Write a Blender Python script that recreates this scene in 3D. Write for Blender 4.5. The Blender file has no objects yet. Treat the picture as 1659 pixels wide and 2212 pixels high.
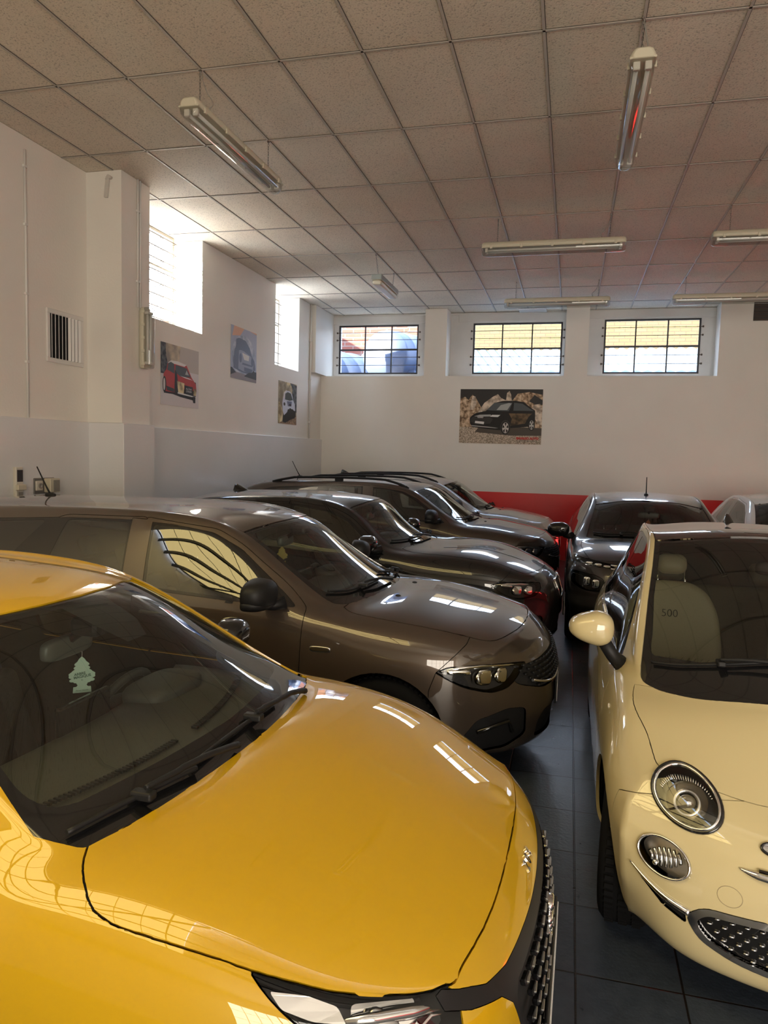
import bpy, bmesh, math, random
import numpy as np
from mathutils import Vector, Matrix
from mathutils.bvhtree import BVHTree
from mathutils.geometry import tessellate_polygon

random.seed(7)
SC = bpy.context.scene
COL = SC.collection
PI = math.pi

# ------------------------------------------------------------------ materials
MATS = {}

def new_mat(name):
    m = bpy.data.materials.new(name)
    m.use_nodes = True
    m.node_tree.nodes.clear()
    MATS[name] = m
    return m, m.node_tree.nodes, m.node_tree.links

def principled(name, col=(.8, .8, .8), rough=.5, metal=0., spec=.5, coat=0., coat_rough=.03, emis=None, estr=0., trans=0., bump=None, sss=None):
    if name in MATS:
        return MATS[name]
    m, N, L = new_mat(name)
    o = N.new('ShaderNodeOutputMaterial')
    p = N.new('ShaderNodeBsdfPrincipled')
    p.inputs['Base Color'].default_value = (*col, 1)
    p.inputs['Roughness'].default_value = rough
    p.inputs['Metallic'].default_value = metal
    p.inputs['Specular IOR Level'].default_value = spec
    p.inputs['Coat Weight'].default_value = coat
    p.inputs['Coat Roughness'].default_value = coat_rough
    p.inputs['Transmission Weight'].default_value = trans
    if emis:
        p.inputs['Emission Color'].default_value = (*emis, 1)
        p.inputs['Emission Strength'].default_value = estr
    L.new(p.outputs[0], o.inputs[0])
    if bump:
        sc, st, dist = bump
        tc = N.new('ShaderNodeTexCoord')
        n = N.new('ShaderNodeTexNoise')
        n.inputs['Scale'].default_value = sc
        n.inputs['Detail'].default_value = 4
        b = N.new('ShaderNodeBump')
        b.inputs['Strength'].default_value = st
        b.inputs['Distance'].default_value = dist
        L.new(tc.outputs['Object'], n.inputs['Vector'])
        L.new(n.outputs['Fac'], b.inputs['Height'])
        L.new(b.outputs[0], p.inputs['Normal'])
    return m

def glass(name, tint=(.9, .92, .9), ior=1.5, refl=1.0):
    if name in MATS:
        return MATS[name]
    m, N, L = new_mat(name)
    o = N.new('ShaderNodeOutputMaterial')
    mx = N.new('ShaderNodeMixShader')
    t = N.new('ShaderNodeBsdfTransparent')
    g = N.new('ShaderNodeBsdfGlossy')
    f = N.new('ShaderNodeFresnel')
    f.inputs['IOR'].default_value = ior
    geo = N.new('ShaderNodeNewGeometry')
    inv = N.new('ShaderNodeMath'); inv.operation = 'SUBTRACT'; inv.inputs[0].default_value = 1
    mul = N.new('ShaderNodeMath'); mul.operation = 'MULTIPLY'
    t.inputs[0].default_value = (*tint, 1)
    g.inputs[0].default_value = (refl, refl, refl, 1)
    g.inputs['Roughness'].default_value = 0.0
    # a thin pane mirrors only on its outer side
    L.new(geo.outputs['Backfacing'], inv.inputs[1])
    L.new(f.outputs[0], mul.inputs[0]); L.new(inv.outputs[0], mul.inputs[1])
    L.new(mul.outputs[0], mx.inputs[0])
    L.new(t.outputs[0], mx.inputs[1]); L.new(g.outputs[0], mx.inputs[2])
    L.new(mx.outputs[0], o.inputs[0])
    return m

def paint(name, col, metal=0.0, rough=.35, coat=1.0, flake=0., spec=.15):
    m, N, L = new_mat(name)
    o = N.new('ShaderNodeOutputMaterial')
    p = N.new('ShaderNodeBsdfPrincipled')
    p.inputs['Base Color'].default_value = (*col, 1)
    p.inputs['Roughness'].default_value = rough
    p.inputs['Metallic'].default_value = metal
    p.inputs['Specular IOR Level'].default_value = spec
    p.inputs['Coat Weight'].default_value = coat
    p.inputs['Coat Roughness'].default_value = .012
    p.inputs['Coat IOR'].default_value = 1.66
    if flake > 0:
        tc = N.new('ShaderNodeTexCoord')
        n = N.new('ShaderNodeTexNoise'); n.inputs['Scale'].default_value = 900; n.inputs['Detail'].default_value = 1
        mr = N.new('ShaderNodeMapRange')
        mr.inputs['From Min'].default_value = .3; mr.inputs['From Max'].default_value = .7
        mr.inputs['To Min'].default_value = rough - flake; mr.inputs['To Max'].default_value = rough + flake
        L.new(tc.outputs['Object'], n.inputs['Vector']); L.new(n.outputs['Fac'], mr.inputs['Value'])
        L.new(mr.outputs[0], p.inputs['Roughness'])
    L.new(p.outputs[0], o.inputs[0])
    return m

# ------------------------------------------------------------------ objects
def put(name, me, mat=None, parent=None, loc=None):
    o = bpy.data.objects.new(name, me)
    COL.objects.link(o)
    if mat is not None:
        for mm in (mat if isinstance(mat, (list, tuple)) else [mat]):
            me.materials.append(mm)
    if parent is not None:
        o.parent = parent
    if loc is not None:
        o.location = loc
    return o

def tag(o, label, cat, group=None):
    o['label'] = label; o['category'] = cat
    if group:
        o['group'] = group
    return o

def struct(o):
    o['kind'] = 'structure'
    return o

def empty(name, loc=(0, 0, 0), rz=0.):
    o = bpy.data.objects.new(name, None)
    o.empty_display_size = .1
    COL.objects.link(o)
    o.location = loc; o.rotation_euler = (0, 0, rz)
    return o

class MB:
    """collects shapes into one mesh"""
    def __init__(s):
        s.bm = bmesh.new(); s.mi = 0
    def _new(s, fs):
        for f in fs:
            f.material_index = s.mi
    def box(s, a, b, bev=0., seg=2, rot=None, piv=None):
        a, b = Vector(a), Vector(b)
        t = bmesh.new()
        bmesh.ops.create_cube(t, size=1)
        d = b - a; c = (a + b) / 2
        for v in t.verts:
            v.co = Vector((v.co.x * d.x, v.co.y * d.y, v.co.z * d.z))
        if bev > 0:
            bmesh.ops.bevel(t, geom=list(t.edges), offset=bev, segments=seg, profile=.5, affect='EDGES')
        if rot is not None:
            bmesh.ops.transform(t, matrix=rot.to_4x4(), verts=t.verts)
        bmesh.ops.translate(t, vec=c, verts=t.verts)
        s._merge(t)
        return s
    def _merge(s, t, smooth=None):
        for f in t.faces:
            f.material_index = s.mi
            if smooth is not None:
                f.smooth = smooth
        me = bpy.data.meshes.new('t'); t.to_mesh(me); t.free()
        s.bm.from_mesh(me); bpy.data.meshes.remove(me)
    def tube(s, pts, r, n=8, cap=True, closed=False):
        pts = [Vector(p) for p in pts]
        if not isinstance(r, (list, tuple)):
            r = [r] * len(pts)
        k = len(pts)
        rings = []
        up = None
        for i, p in enumerate(pts):
            if closed:
                d = (pts[(i + 1) % k] - pts[i - 1])
            else:
                d = (pts[min(i + 1, k - 1)] - pts[max(i - 1, 0)])
            d.normalize()
            if up is None:
                up = Vector((0, 0, 1)) if abs(d.z) < .9 else Vector((1, 0, 0))
            x = d.cross(up)
            if x.length < 1e-5:
                x = d.orthogonal()
            x.normalize(); y = x.cross(d).normalized(); up = y
            rings.append([s.bm.verts.new(p + (x * math.cos(2 * PI * j / n) + y * math.sin(2 * PI * j / n)) * r[i]) for j in range(n)])
        m = k if closed else k - 1
        for i in range(m):
            A, B = rings[i], rings[(i + 1) % k]
            for j in range(n):
                f = s.bm.faces.new((A[j], A[(j + 1) % n], B[(j + 1) % n], B[j])); f.smooth = True; f.material_index = s.mi
        if cap and not closed:
            for R, rev in ((rings[0], False), (rings[-1], True)):
                f = s.bm.faces.new(R if rev else R[::-1]); f.material_index = s.mi
        return s
    def lathe(s, prof, origin, axis, n=32, smooth=True, a0=0., a1=2 * PI):
        """prof: list of (t along axis, radius)"""
        axis = Vector(axis).normalized(); o = Vector(origin)
        x = axis.orthogonal().normalized(); y = axis.cross(x)
        full = abs(a1 - a0 - 2 * PI) < 1e-6
        m = n if full else n + 1
        R = []
        for (t, r) in prof:
            R.append([s.bm.verts.new(o + axis * t + (x * math.cos(a0 + (a1 - a0) * j / n) + y * math.sin(a0 + (a1 - a0) * j / n)) * r) for j in range(m)])
        for i in range(len(R) - 1):
            for j in range(n):
                q = (R[i][j], R[i][(j + 1) % m], R[i + 1][(j + 1) % m], R[i + 1][j])
                try:
                    f = s.bm.faces.new(q); f.smooth = smooth; f.material_index = s.mi
                except ValueError:
                    pass
        return s
    def ellipsoid(s, c, rad, e1=1., e2=1., nu=24, nv=14, mat=None):
        c = Vector(c)
        sp = lambda x, e: math.copysign(abs(x) ** e, x)
        R = []
        for i in range(nv + 1):
            ph = -PI / 2 + PI * i / nv
            row = []
            for j in range(nu):
                th = 2 * PI * j / nu
                p = Vector((rad[0] * sp(math.cos(ph), e1) * sp(math.cos(th), e2), rad[1] * sp(math.cos(ph), e1) * sp(math.sin(th), e2), rad[2] * sp(math.sin(ph), e1)))
                if mat is not None:
                    p = mat @ p
                row.append(s.bm.verts.new(c + p))
            R.append(row)
        for i in range(nv):
            for j in range(nu):
                f = s.bm.faces.new((R[i][j], R[i][(j + 1) % nu], R[i + 1][(j + 1) % nu], R[i + 1][j])); f.smooth = True; f.material_index = s.mi
        return s
    def poly(s, pts3):
        """flat polygon of any outline"""
        pts3 = [Vector(p) for p in pts3]
        vs = [s.bm.verts.new(p) for p in pts3]
        for tri in tessellate_polygon([pts3]):
            try:
                f = s.bm.faces.new([vs[i] for i in tri]); f.material_index = s.mi
            except ValueError:
                pass
        return s
    def prism(s, pts3, d):
        """outline extruded along the vector d"""
        d = Vector(d)
        A = [Vector(p) for p in pts3]
        va = [s.bm.verts.new(p) for p in A]; vb = [s.bm.verts.new(p + d) for p in A]
        n = len(A)
        for tri in tessellate_polygon([A]):
            for vv in ([va[i] for i in tri], [vb[i] for i in reversed(tri)]):
                try:
                    f = s.bm.faces.new(vv); f.material_index = s.mi
                except ValueError:
                    pass
        for i in range(n):
            f = s.bm.faces.new((va[i], va[(i + 1) % n], vb[(i + 1) % n], vb[i])); f.material_index = s.mi
        return s
    def quad(s, a, b, c, d):
        f = s.bm.faces.new([s.bm.verts.new(Vector(p)) for p in (a, b, c, d)]); f.material_index = s.mi
        return s
    def build(s, name, mat=None, parent=None, loc=None, fix=True, smooth=None):
        if fix:
            bmesh.ops.recalc_face_normals(s.bm, faces=s.bm.faces)
        if smooth is not None:
            for f in s.bm.faces:
                f.smooth = smooth
        me = bpy.data.meshes.new(name)
        s.bm.to_mesh(me); s.bm.free()
        return put(name, me, mat, parent, loc)

def text_mesh(txt, size, depth=0.0, align='CENTER', bold=0., shear=0., spacing=1.0):
    """letters as mesh data lying in the XY plane"""
    cu = bpy.data.curves.new('t', 'FONT')
    cu.body = txt; cu.size = size; cu.align_x = align; cu.align_y = 'CENTER'; cu.extrude = depth; cu.offset = bold; cu.shear = shear
    cu.space_character = spacing
    o = bpy.data.objects.new('t', cu); COL.objects.link(o)
    dg = bpy.context.evaluated_depsgraph_get()
    me = bpy.data.meshes.new_from_object(o.evaluated_get(dg))
    bpy.data.objects.remove(o); bpy.data.curves.remove(cu)
    return me

def add_text(mb, txt, size, mat4, **k):
    me = text_mesh(txt, size, **k)
    t = bmesh.new(); t.from_mesh(me); bpy.data.meshes.remove(me)
    bmesh.ops.transform(t, matrix=mat4, verts=t.verts)
    mb._merge(t)

def frame(o, x, y):
    """matrix whose X and Y follow the two given directions"""
    x = Vector(x).normalized(); z = x.cross(Vector(y)).normalized(); y = z.cross(x)
    m = Matrix((x, y, z)).transposed().to_4x4(); m.translation = Vector(o)
    return m

def spline(pts, n=6, closed=False):
    """Catmull-Rom through 2-D or 3-D points"""
    P = [np.array(p, float) for p in pts]; k = len(P); out = []
    for i in range(k if closed else k - 1):
        p0 = P[i - 1] if (closed or i > 0) else P[0]
        p1, p2 = P[i], P[(i + 1) % k]
        p3 = P[(i + 2) % k] if (closed or i + 2 < k) else P[-1]
        for j in range(n):
            t = j / n
            out.append(tuple(.5 * ((2 * p1) + (-p0 + p2) * t + (2 * p0 - 5 * p1 + 4 * p2 - p3) * t * t + (-p0 + 3 * p1 - 3 * p2 + p3) * t ** 3)))
    if not closed:
        out.append(tuple(P[-1]))
    return out

def rounded(poly, r, n=4):
    """corner rounding of a 2-D polygon; r is a number or one per corner"""
    k = len(poly); out = []
    rr = r if isinstance(r, (list, tuple)) else [r] * k
    for i in range(k):
        p = np.array(poly[i], float); a = np.array(poly[i - 1], float); b = np.array(poly[(i + 1) % k], float)
        la, lb = np.linalg.norm(a - p), np.linalg.norm(b - p)
        q = min(rr[i], la * .45, lb * .45)
        if q < 1e-4:
            out.append(tuple(p)); continue
        A = p + (a - p) / la * q; B = p + (b - p) / lb * q
        for j in range(n + 1):
            t = j / n
            out.append(tuple((1 - t) ** 2 * A + 2 * t * (1 - t) * p + t * t * B))
    return out
# ------------------------------------------------------------------ camera
CAM_H = 1.87
def make_camera():
    f, yaw, pitch, roll = 1574.8, -.24832567, .0810962, -.02622325
    cy, sy, cp, sp = math.cos(yaw), math.sin(yaw), math.cos(pitch), math.sin(pitch)
    fwd = Vector((sy * cp, cy * cp, -sp)); right = Vector((cy, -sy, 0)); down = fwd.cross(right)
    cr, sr = math.cos(roll), math.sin(roll)
    r2 = right * cr + down * sr; d2 = -right * sr + down * cr
    cam = bpy.data.cameras.new('camera')
    cam.sensor_fit = 'VERTICAL'; cam.sensor_height = 24.0
    cam.lens = f / 2212 * 24.0
    cam.clip_start = .05
    o = bpy.data.objects.new('camera', cam); COL.objects.link(o)
    m = Matrix((r2, -d2, -fwd)).transposed().to_4x4(); m.translation = (0, 0, CAM_H)
    o.matrix_world = m
    SC.camera = o
make_camera()

# ------------------------------------------------------------------ room materials
def wall_mat(name, col, rough, dirt=.06, spec=.5):
    m, N, L = new_mat(name)
    o = N.new('ShaderNodeOutputMaterial'); p = N.new('ShaderNodeBsdfPrincipled')
    tc = N.new('ShaderNodeTexCoord')
    n = N.new('ShaderNodeTexNoise'); n.inputs['Scale'].default_value = 1.3; n.inputs['Detail'].default_value = 6
    r = N.new('ShaderNodeMapRange'); r.inputs['From Min'].default_value = .3; r.inputs['From Max'].default_value = .75
    r.inputs['To Min'].default_value = 1; r.inputs['To Max'].default_value = 1 - dirt
    mix = N.new('ShaderNodeMix'); mix.data_type = 'RGBA'; mix.blend_type = 'MULTIPLY'; mix.inputs[0].default_value = 1
    mix.inputs[6].default_value = (*col, 1)
    n2 = N.new('ShaderNodeTexNoise'); n2.inputs['Scale'].default_value = 45; n2.inputs['Detail'].default_value = 3
    b = N.new('ShaderNodeBump'); b.inputs['Strength'].default_value = .12; b.inputs['Distance'].default_value = .01
    L.new(tc.outputs['Object'], n.inputs['Vector']); L.new(tc.outputs['Object'], n2.inputs['Vector'])
    L.new(n.outputs['Fac'], r.inputs['Value']); L.new(r.outputs[0], mix.inputs[7])
    L.new(mix.outputs[2], p.inputs['Base Color']); L.new(n2.outputs['Fac'], b.inputs['Height']); L.new(b.outputs[0], p.inputs['Normal'])
    p.inputs['Roughness'].default_value = rough; p.inputs['Specular IOR Level'].default_value = spec
    L.new(p.outputs[0], o.inputs[0])
    return m

M_WALL = wall_mat('wall_paint', (.82, .79, .73), .55)
M_WALLLOW = wall_mat('wall_gloss_paint', (.76, .76, .77), .28)
M_REVEAL = wall_mat('reveal_paint', (.72, .70, .67), .7, .2)
M_RED = wall_mat('red_wall_paint', (.74, .030, .032), .3)

def floor_mat():
    m, N, L = new_mat('slate_tile')
    o = N.new('ShaderNodeOutputMaterial'); p = N.new('ShaderNodeBsdfPrincipled')
    tc = N.new('ShaderNodeTexCoord'); sx = N.new('ShaderNodeSeparateXYZ')
    L.new(tc.outputs['Object'], sx.inputs[0])
    def math_(op, a, b=None):
        n = N.new('ShaderNodeMath'); n.operation = op
        for i, v in enumerate((a, b)):
            if v is None: continue
            if isinstance(v, (int, float)): n.inputs[i].default_value = v
            else: L.new(v, n.inputs[i])
        return n.outputs[0]
    tx, ty = .37, .418
    px = math_('PINGPONG', math_('SUBTRACT', sx.outputs[0], .100), tx / 2)
    py = math_('PINGPONG', math_('SUBTRACT', sx.outputs[1], 3.035), ty / 2)
    d = math_('MINIMUM', px, py)
    edge = N.new('ShaderNodeMapRange'); edge.inputs['From Min'].default_value = .0028; edge.inputs['From Max'].default_value = .0048
    L.new(d, edge.inputs['Value'])
    # one tone per tile
    cx = math_('FLOOR', math_('DIVIDE', math_('SUBTRACT', sx.outputs[0], .100), tx)); cyy = math_('FLOOR', math_('DIVIDE', math_('SUBTRACT', sx.outputs[1], 3.035), ty))
    cb = N.new('ShaderNodeCombineXYZ'); L.new(cx, cb.inputs[0]); L.new(cyy, cb.inputs[1])
    wn = N.new('ShaderNodeTexWhiteNoise'); L.new(cb.outputs[0], wn.inputs[0])
    n1 = N.new('ShaderNodeTexNoise'); n1.inputs['Scale'].default_value = 14; n1.inputs['Detail'].default_value = 8; n1.inputs['Roughness'].default_value = .65
    L.new(tc.outputs['Object'], n1.inputs['Vector'])
    vor = N.new('ShaderNodeTexNoise'); vor.inputs['Scale'].default_value = 60; vor.inputs['Detail'].default_value = 5
    L.new(tc.outputs['Object'], vor.inputs['Vector'])
    s = math_('ADD', math_('MULTIPLY', wn.outputs[0], .35), n1.outputs['Fac'])
    cr = N.new('ShaderNodeValToRGB')
    cr.color_ramp.elements[0].position = .35; cr.color_ramp.elements[0].color = (.028, .036, .050, 1)
    cr.color_ramp.elements[1].position = 1.0; cr.color_ramp.elements[1].color = (.060, .075, .102, 1)
    L.new(s, cr.inputs[0])
    mix = N.new('ShaderNodeMix'); mix.data_type = 'RGBA'
    mix.inputs[6].default_value = (.012, .010, .009, 1)
    L.new(edge.outputs[0], mix.inputs[0]); L.new(cr.outputs[0], mix.inputs[7])
    L.new(mix.outputs[2], p.inputs['Base Color'])
    rr = N.new('ShaderNodeMapRange'); rr.inputs['To Min'].default_value = .20; rr.inputs['To Max'].default_value = .42
    L.new(n1.outputs['Fac'], rr.inputs['Value']); L.new(rr.outputs[0], p.inputs['Roughness'])
    h = math_('ADD', math_('MULTIPLY', edge.outputs[0], 1.0), math_('MULTIPLY', math_('ADD', n1.outputs['Fac'], vor.outputs['Fac']), .55))
    b = N.new('ShaderNodeBump'); b.inputs['Strength'].default_value = .5; b.inputs['Distance'].default_value = .004
    L.new(h, b.inputs['Height']); L.new(b.outputs[0], p.inputs['Normal'])
    L.new(p.outputs[0], o.inputs[0])
    return m
M_FLOOR = floor_mat()

def ceiling_mat():
    m, N, L = new_mat('mineral_tile')
    o = N.new('ShaderNodeOutputMaterial'); p = N.new('ShaderNodeBsdfPrincipled')
    tc = N.new('ShaderNodeTexCoord')
    n = N.new('ShaderNodeTexNoise'); n.inputs['Scale'].default_value = 75; n.inputs['Detail'].default_value = 3; n.inputs['Roughness'].default_value = .6
    n2 = N.new('ShaderNodeTexNoise'); n2.inputs['Scale'].default_value = .9; n2.inputs['Detail'].default_value = 5
    L.new(tc.outputs['Object'], n.inputs['Vector']); L.new(tc.outputs['Object'], n2.inputs['Vector'])
    cr = N.new('ShaderNodeValToRGB')
    cr.color_ramp.elements[0].position = .30; cr.color_ramp.elements[0].color = (.48, .43, .36, 1)
    cr.color_ramp.elements[1].position = .46; cr.color_ramp.elements[1].color = (.88, .80, .68, 1)
    L.new(n.outputs['Fac'], cr.inputs[0])
    r = N.new('ShaderNodeMapRange'); r.inputs['From Min'].default_value = .35; r.inputs['From Max'].default_value = .75; r.inputs['To Min'].default_value = 1; r.inputs['To Max'].default_value = .86
    L.new(n2.outputs['Fac'], r.inputs['Value'])
    mix = N.new('ShaderNodeMix'); mix.data_type = 'RGBA'; mix.blend_type = 'MULTIPLY'; mix.inputs[0].default_value = 1
    L.new(cr.outputs[0], mix.inputs[6]); L.new(r.outputs[0], mix.inputs[7]); L.new(mix.outputs[2], p.inputs['Base Color'])
    b = N.new('ShaderNodeBump'); b.inputs['Strength'].default_value = .55; b.inputs['Distance'].default_value = .006
    L.new(n.outputs['Fac'], b.inputs['Height']); L.new(b.outputs[0], p.inputs['Normal'])
    p.inputs['Roughness'].default_value = .8; p.inputs['Specular IOR Level'].default_value = .2
    L.new(p.outputs[0], o.inputs[0])
    return m
M_CEIL = ceiling_mat()
M_TBAR = principled('tee_bar', (.55, .51, .46), .5)
M_TGAP = principled('tee_gap', (.10, .085, .07), .8)
M_FRAME = principled('steel_window', (.035, .035, .04), .5)
M_BAR = principled('rusty_bar', (.10, .075, .06), .6)
M_PANE = glass('window_pane', (.90, .94, .97))
M_CONDUIT = principled('conduit', (.74, .72, .69), .5)
M_BLACK = principled('black_void', (.012, .012, .013), .6)
M_CREAM = principled('cream_plastic', (.60, .56, .44), .45)
M_GREYP = principled('grey_plastic', (.30, .33, .31), .5)
M_CHROME = principled('chrome', (.86, .86, .87), .06, 1.0)
M_STEEL = principled('galvanised', (.45, .45, .45), .35, .9)

XL, XR, YB, YR, ZC = -4.78, 6.4, 13.6, -5.2, 4.56
XO, YO = -5.12, 14.05      # window planes

# floor and ceiling
o = MB(); o.quad((XL - .5, YR - .2, 0), (XR + .3, YR - .2, 0), (XR + .3, YO + .3, 0), (XL - .5, YO + .3, 0)); struct(o.build('floor', M_FLOOR))
mb = MB()
YC = 1.9       # the tiled ceiling starts here; behind it lies a lean-to roof of translucent sheets
mb.box((XL - .5, YC, ZC + .004), (XR + .3, YO + .3, ZC + .15))
# tee bars: narrow strips just below the tiles with a dark joint on both sides
def strip(x0, y0, x1, y1):
    mb.mi = 1; mb.box((x0, y0, ZC - .003), (x1, y1, ZC + .006))
x = -4.487 - .6
xs = [-4.487 + .6 * i for i in range(0, 19)]
ys = [4.934 + 1.2 * j for j in range(-8, 8)]
for x in xs:
    if XL < x < XR:
        strip(x - .009, YC, x + .009, YO + .05)
        mb.mi = 2; mb.box((x + .009, YC, ZC + .0005), (x + .0135, YO + .05, ZC + .006))
for y in ys:
    if y < YC: continue
    strip(XL - .3, y - .009, XR, y + .009)
    mb.mi = 2; mb.box((XL - .3, y - .0135, ZC + .0005), (XR, y - .009, ZC + .006))
struct(mb.build('ceiling', [M_CEIL, M_TBAR, M_TGAP]))

# left wall: built in blocks round the two window openings
mb = MB()
def lw(y0, y1, z0, z1, x=XL):
    mb.box((XO - .14, y0, z0), (x, y1, z1))
lw(YR - .2, 7.45, 2.1, ZC)
lw(7.45, 8.85, 2.1, 3.365)
lw(8.85, 11.30, 2.1, ZC)
lw(11.30, 12.37, 2.1, 3.27)
lw(12.37, YO + .3, 2.1, ZC)
# the pillar and the rounded pipe chase in the far corner
mb.box((XL, 6.49, 2.1), (-4.385, 6.985, ZC))
mb.box((XL, 13.0, 3.33), (XL + .09, YO, ZC))
struct(mb.build('wall_left', M_WALL))
mb = MB()
mb.box((XO - .14, YR - .2, 0), (XL + .035, YO + .3, 2.1), .006, 1)
mb.box((XL, 6.46, 0), (-4.345, 7.02, 2.098), .006, 1)
struct(mb.build('trim_1', M_WALLLOW))
# reveal of the left windows is bright plaster, part of the wall itself

# back wall with three recesses
mb = MB()
def bw(x0, x1, z0, z1, y=YB):
    mb.box((x0, y, z0), (x1, YO + .28, z1))
bw(XL, XR + .3, 1.2, 3.325)
bw(-2.75, -2.337, 3.325, ZC); bw(-.19, .21, 3.325, ZC); bw(2.353, XR + .3, 3.325, ZC)
struct(mb.build('wall_back', M_WALL))
mb = MB(); mb.box((XL, YB - .004, 0), (XR + .3, YO + .28, 1.2)); struct(mb.build('trim_2', M_RED))

# window walls at the back of the recesses (plaster with an opening)
def plaster_frame(name, x0, x1, wx0, wx1, wz0, wz1, y):
    mb = MB()
    y1 = y + .2
    mb.box((x0, y, 3.325), (wx0, y1, ZC)); mb.box((wx1, y, 3.325), (x1, y1, ZC))
    mb.box((wx0, y, 3.325), (wx1, y1, wz0)); mb.box((wx0, y, wz1), (wx1, y1, ZC))
    # a raised plaster band round the frame
    t = .06
    mb.box((max(x0, wx0 - .28), y - .02, wz1 + .02), (min(x1, wx1 + .24), y, wz1 + .17), .006, 1)
    struct(mb.build(name, M_REVEAL))
def back_window(n, x0, x1, z0, z1, y):
    fr = MB(); t = .022
    y0, y1 = y + .02, y + .055
    fr.box((x0, y0, z0 + t * 1.4), (x0 + t * 1.4, y1, z1 - t * 1.4)); fr.box((x1 - t * 1.4, y0, z0 + t * 1.4), (x1, y1, z1 - t * 1.4))
    fr.box((x0, y0, z0), (x1, y1, z0 + t * 1.4)); fr.box((x0, y0, z1 - t * 1.4), (x1, y1, z1))
    zm = (z0 + z1) / 2
    fr.box((x0 + t * 1.4, y0 + .001, zm - t * .7), (x1 - t * 1.4, y1 - .001, zm + t * .7))
    for k in (1, 2):
        xm = x0 + (x1 - x0) * k / 3
        fr.box((xm - t * .55, y0 + .002, z0 + t * 1.4), (xm + t * .55, y1 - .002, z1 - t * 1.4))
    w = struct(fr.build('window_%d' % n, M_FRAME))
    g = MB(); g.quad((x0, y + .04, z0), (x1, y + .04, z0), (x1, y + .04, z1), (x0, y + .04, z1))
    g.build('pane', M_PANE, w, fix=False)
    b = MB()
    for q in (.155, .305, .66, .82):
        z = z1 - (z1 - z0) * q
        b.tube([(x0 - .03, y - .006, z), (x1 + .03, y - .006, z)], .0055, 6)
        for xx in (x0 - .03, x1 + .03):
            b.box((xx - .014, y - .016, z - .016), (xx + .014, y + .01, z + .016), .004, 1)
    b.build('security_bar', M_BAR, w)
    return w
plaster_frame('trim_3', XL, -2.75, -4.58, -2.967, 3.41, 4.362, YO); back_window(1, -4.58, -2.967, 3.41, 4.362, YO)
plaster_frame('trim_4', -2.337, -.19, -1.905, -.252, 3.41, 4.362, YO); back_window(2, -1.905, -.252, 3.41, 4.362, YO)
plaster_frame('trim_5', .21, 2.353, .484, 2.118, 3.41, 4.38, YO - .04); back_window(3, .484, 2.118, 3.41, 4.38, YO - .04)

# left windows: steel frame with welded bars in front
def left_window(n, y0, y1, z0, z1, nb, zig):
    fr = MB(); t = .03; x0, x1 = XO - .03, XO + .01
    fr.box((x0, y0, z0 + t), (x1, y0 + t, z1 - t)); fr.box((x0, y1 - t * 1.6, z0 + t), (x1, y1, z1 - t))
    fr.box((x0, y0, z0), (x1, y1, z0 + t)); fr.box((x0, y0, z1 - t), (x1, y1, z1))
    fr.box((x0 + .001, (y0 + y1) / 2 - .012, z0 + t), (x1 - .001, (y0 + y1) / 2 + .012, z1 - t))
    zz = z0 + (z1 - z0) * .62
    fr.box((x0 + .002, y0 + t, zz - .012), (x1 - .002, y1 - t * 1.6, zz + .012))
    w = struct(fr.build('window_%d' % n, principled('cream_steel', (.55, .52, .45), .5)))
    g = MB(); g.quad((XO - .01, y1, z0), (XO - .01, y0, z0), (XO - .01, y0, z1), (XO - .01, y1, z1)); g.build('pane', M_PANE, w, fix=False)
    b = MB()
    for k in range(nb):
        z = z0 + (z1 - z0) * (k + .5) / nb
        b.tube([(XO + .035, y0 - .02, z), (XO + .035, y1 + .02, z)], .007, 6)
        if zig:
            dz = (z1 - z0) / nb * .45; m = 4
            for q in range(m):
                a = y0 + (y1 - y0) * q / m; c = y0 + (y1 - y0) * (q + .5) / m; e = y0 + (y1 - y0) * (q + 1) / m
                b.tube([(XO + .035, a, z), (XO + .035, c, z - dz), (XO + .035, e, z)], .0045, 5)
    b.build('security_bar', M_BAR, w)
left_window(4, 7.35, 8.72, 3.40, ZC + .0, 8, True)
left_window(5, 11.35, 12.25, 3.31, ZC - .06, 7, False)

# right and rear wall (out of frame, they light and mirror in the paintwork)
mb = MB(); mb.box((XR, YR - .2, 1.2), (XR + .3, YO + .3, ZC)); struct(mb.build('wall_right', M_WALL))
mb = MB(); mb.box((XR - .004, YR - .2, 0), (XR + .3, YO + .3, 1.2)); struct(mb.build('trim_6', M_RED))
mb = MB()
GX0, GX1, GZ0, GZ1 = .5, 6.0, .03, 3.7
mb.box((XL - .3, YR - .3, 0), (XR + .3, YR, GZ0)); mb.box((XL - .3, YR - .3, GZ1), (XR + .3, YR, ZC))
mb.box((XL - .3, YR - .3, GZ0), (GX0, YR, GZ1)); mb.box((GX1, YR - .3, GZ0), (XR + .3, YR, GZ1))
struct(mb.build('wall_rear', M_WALL))
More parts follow.
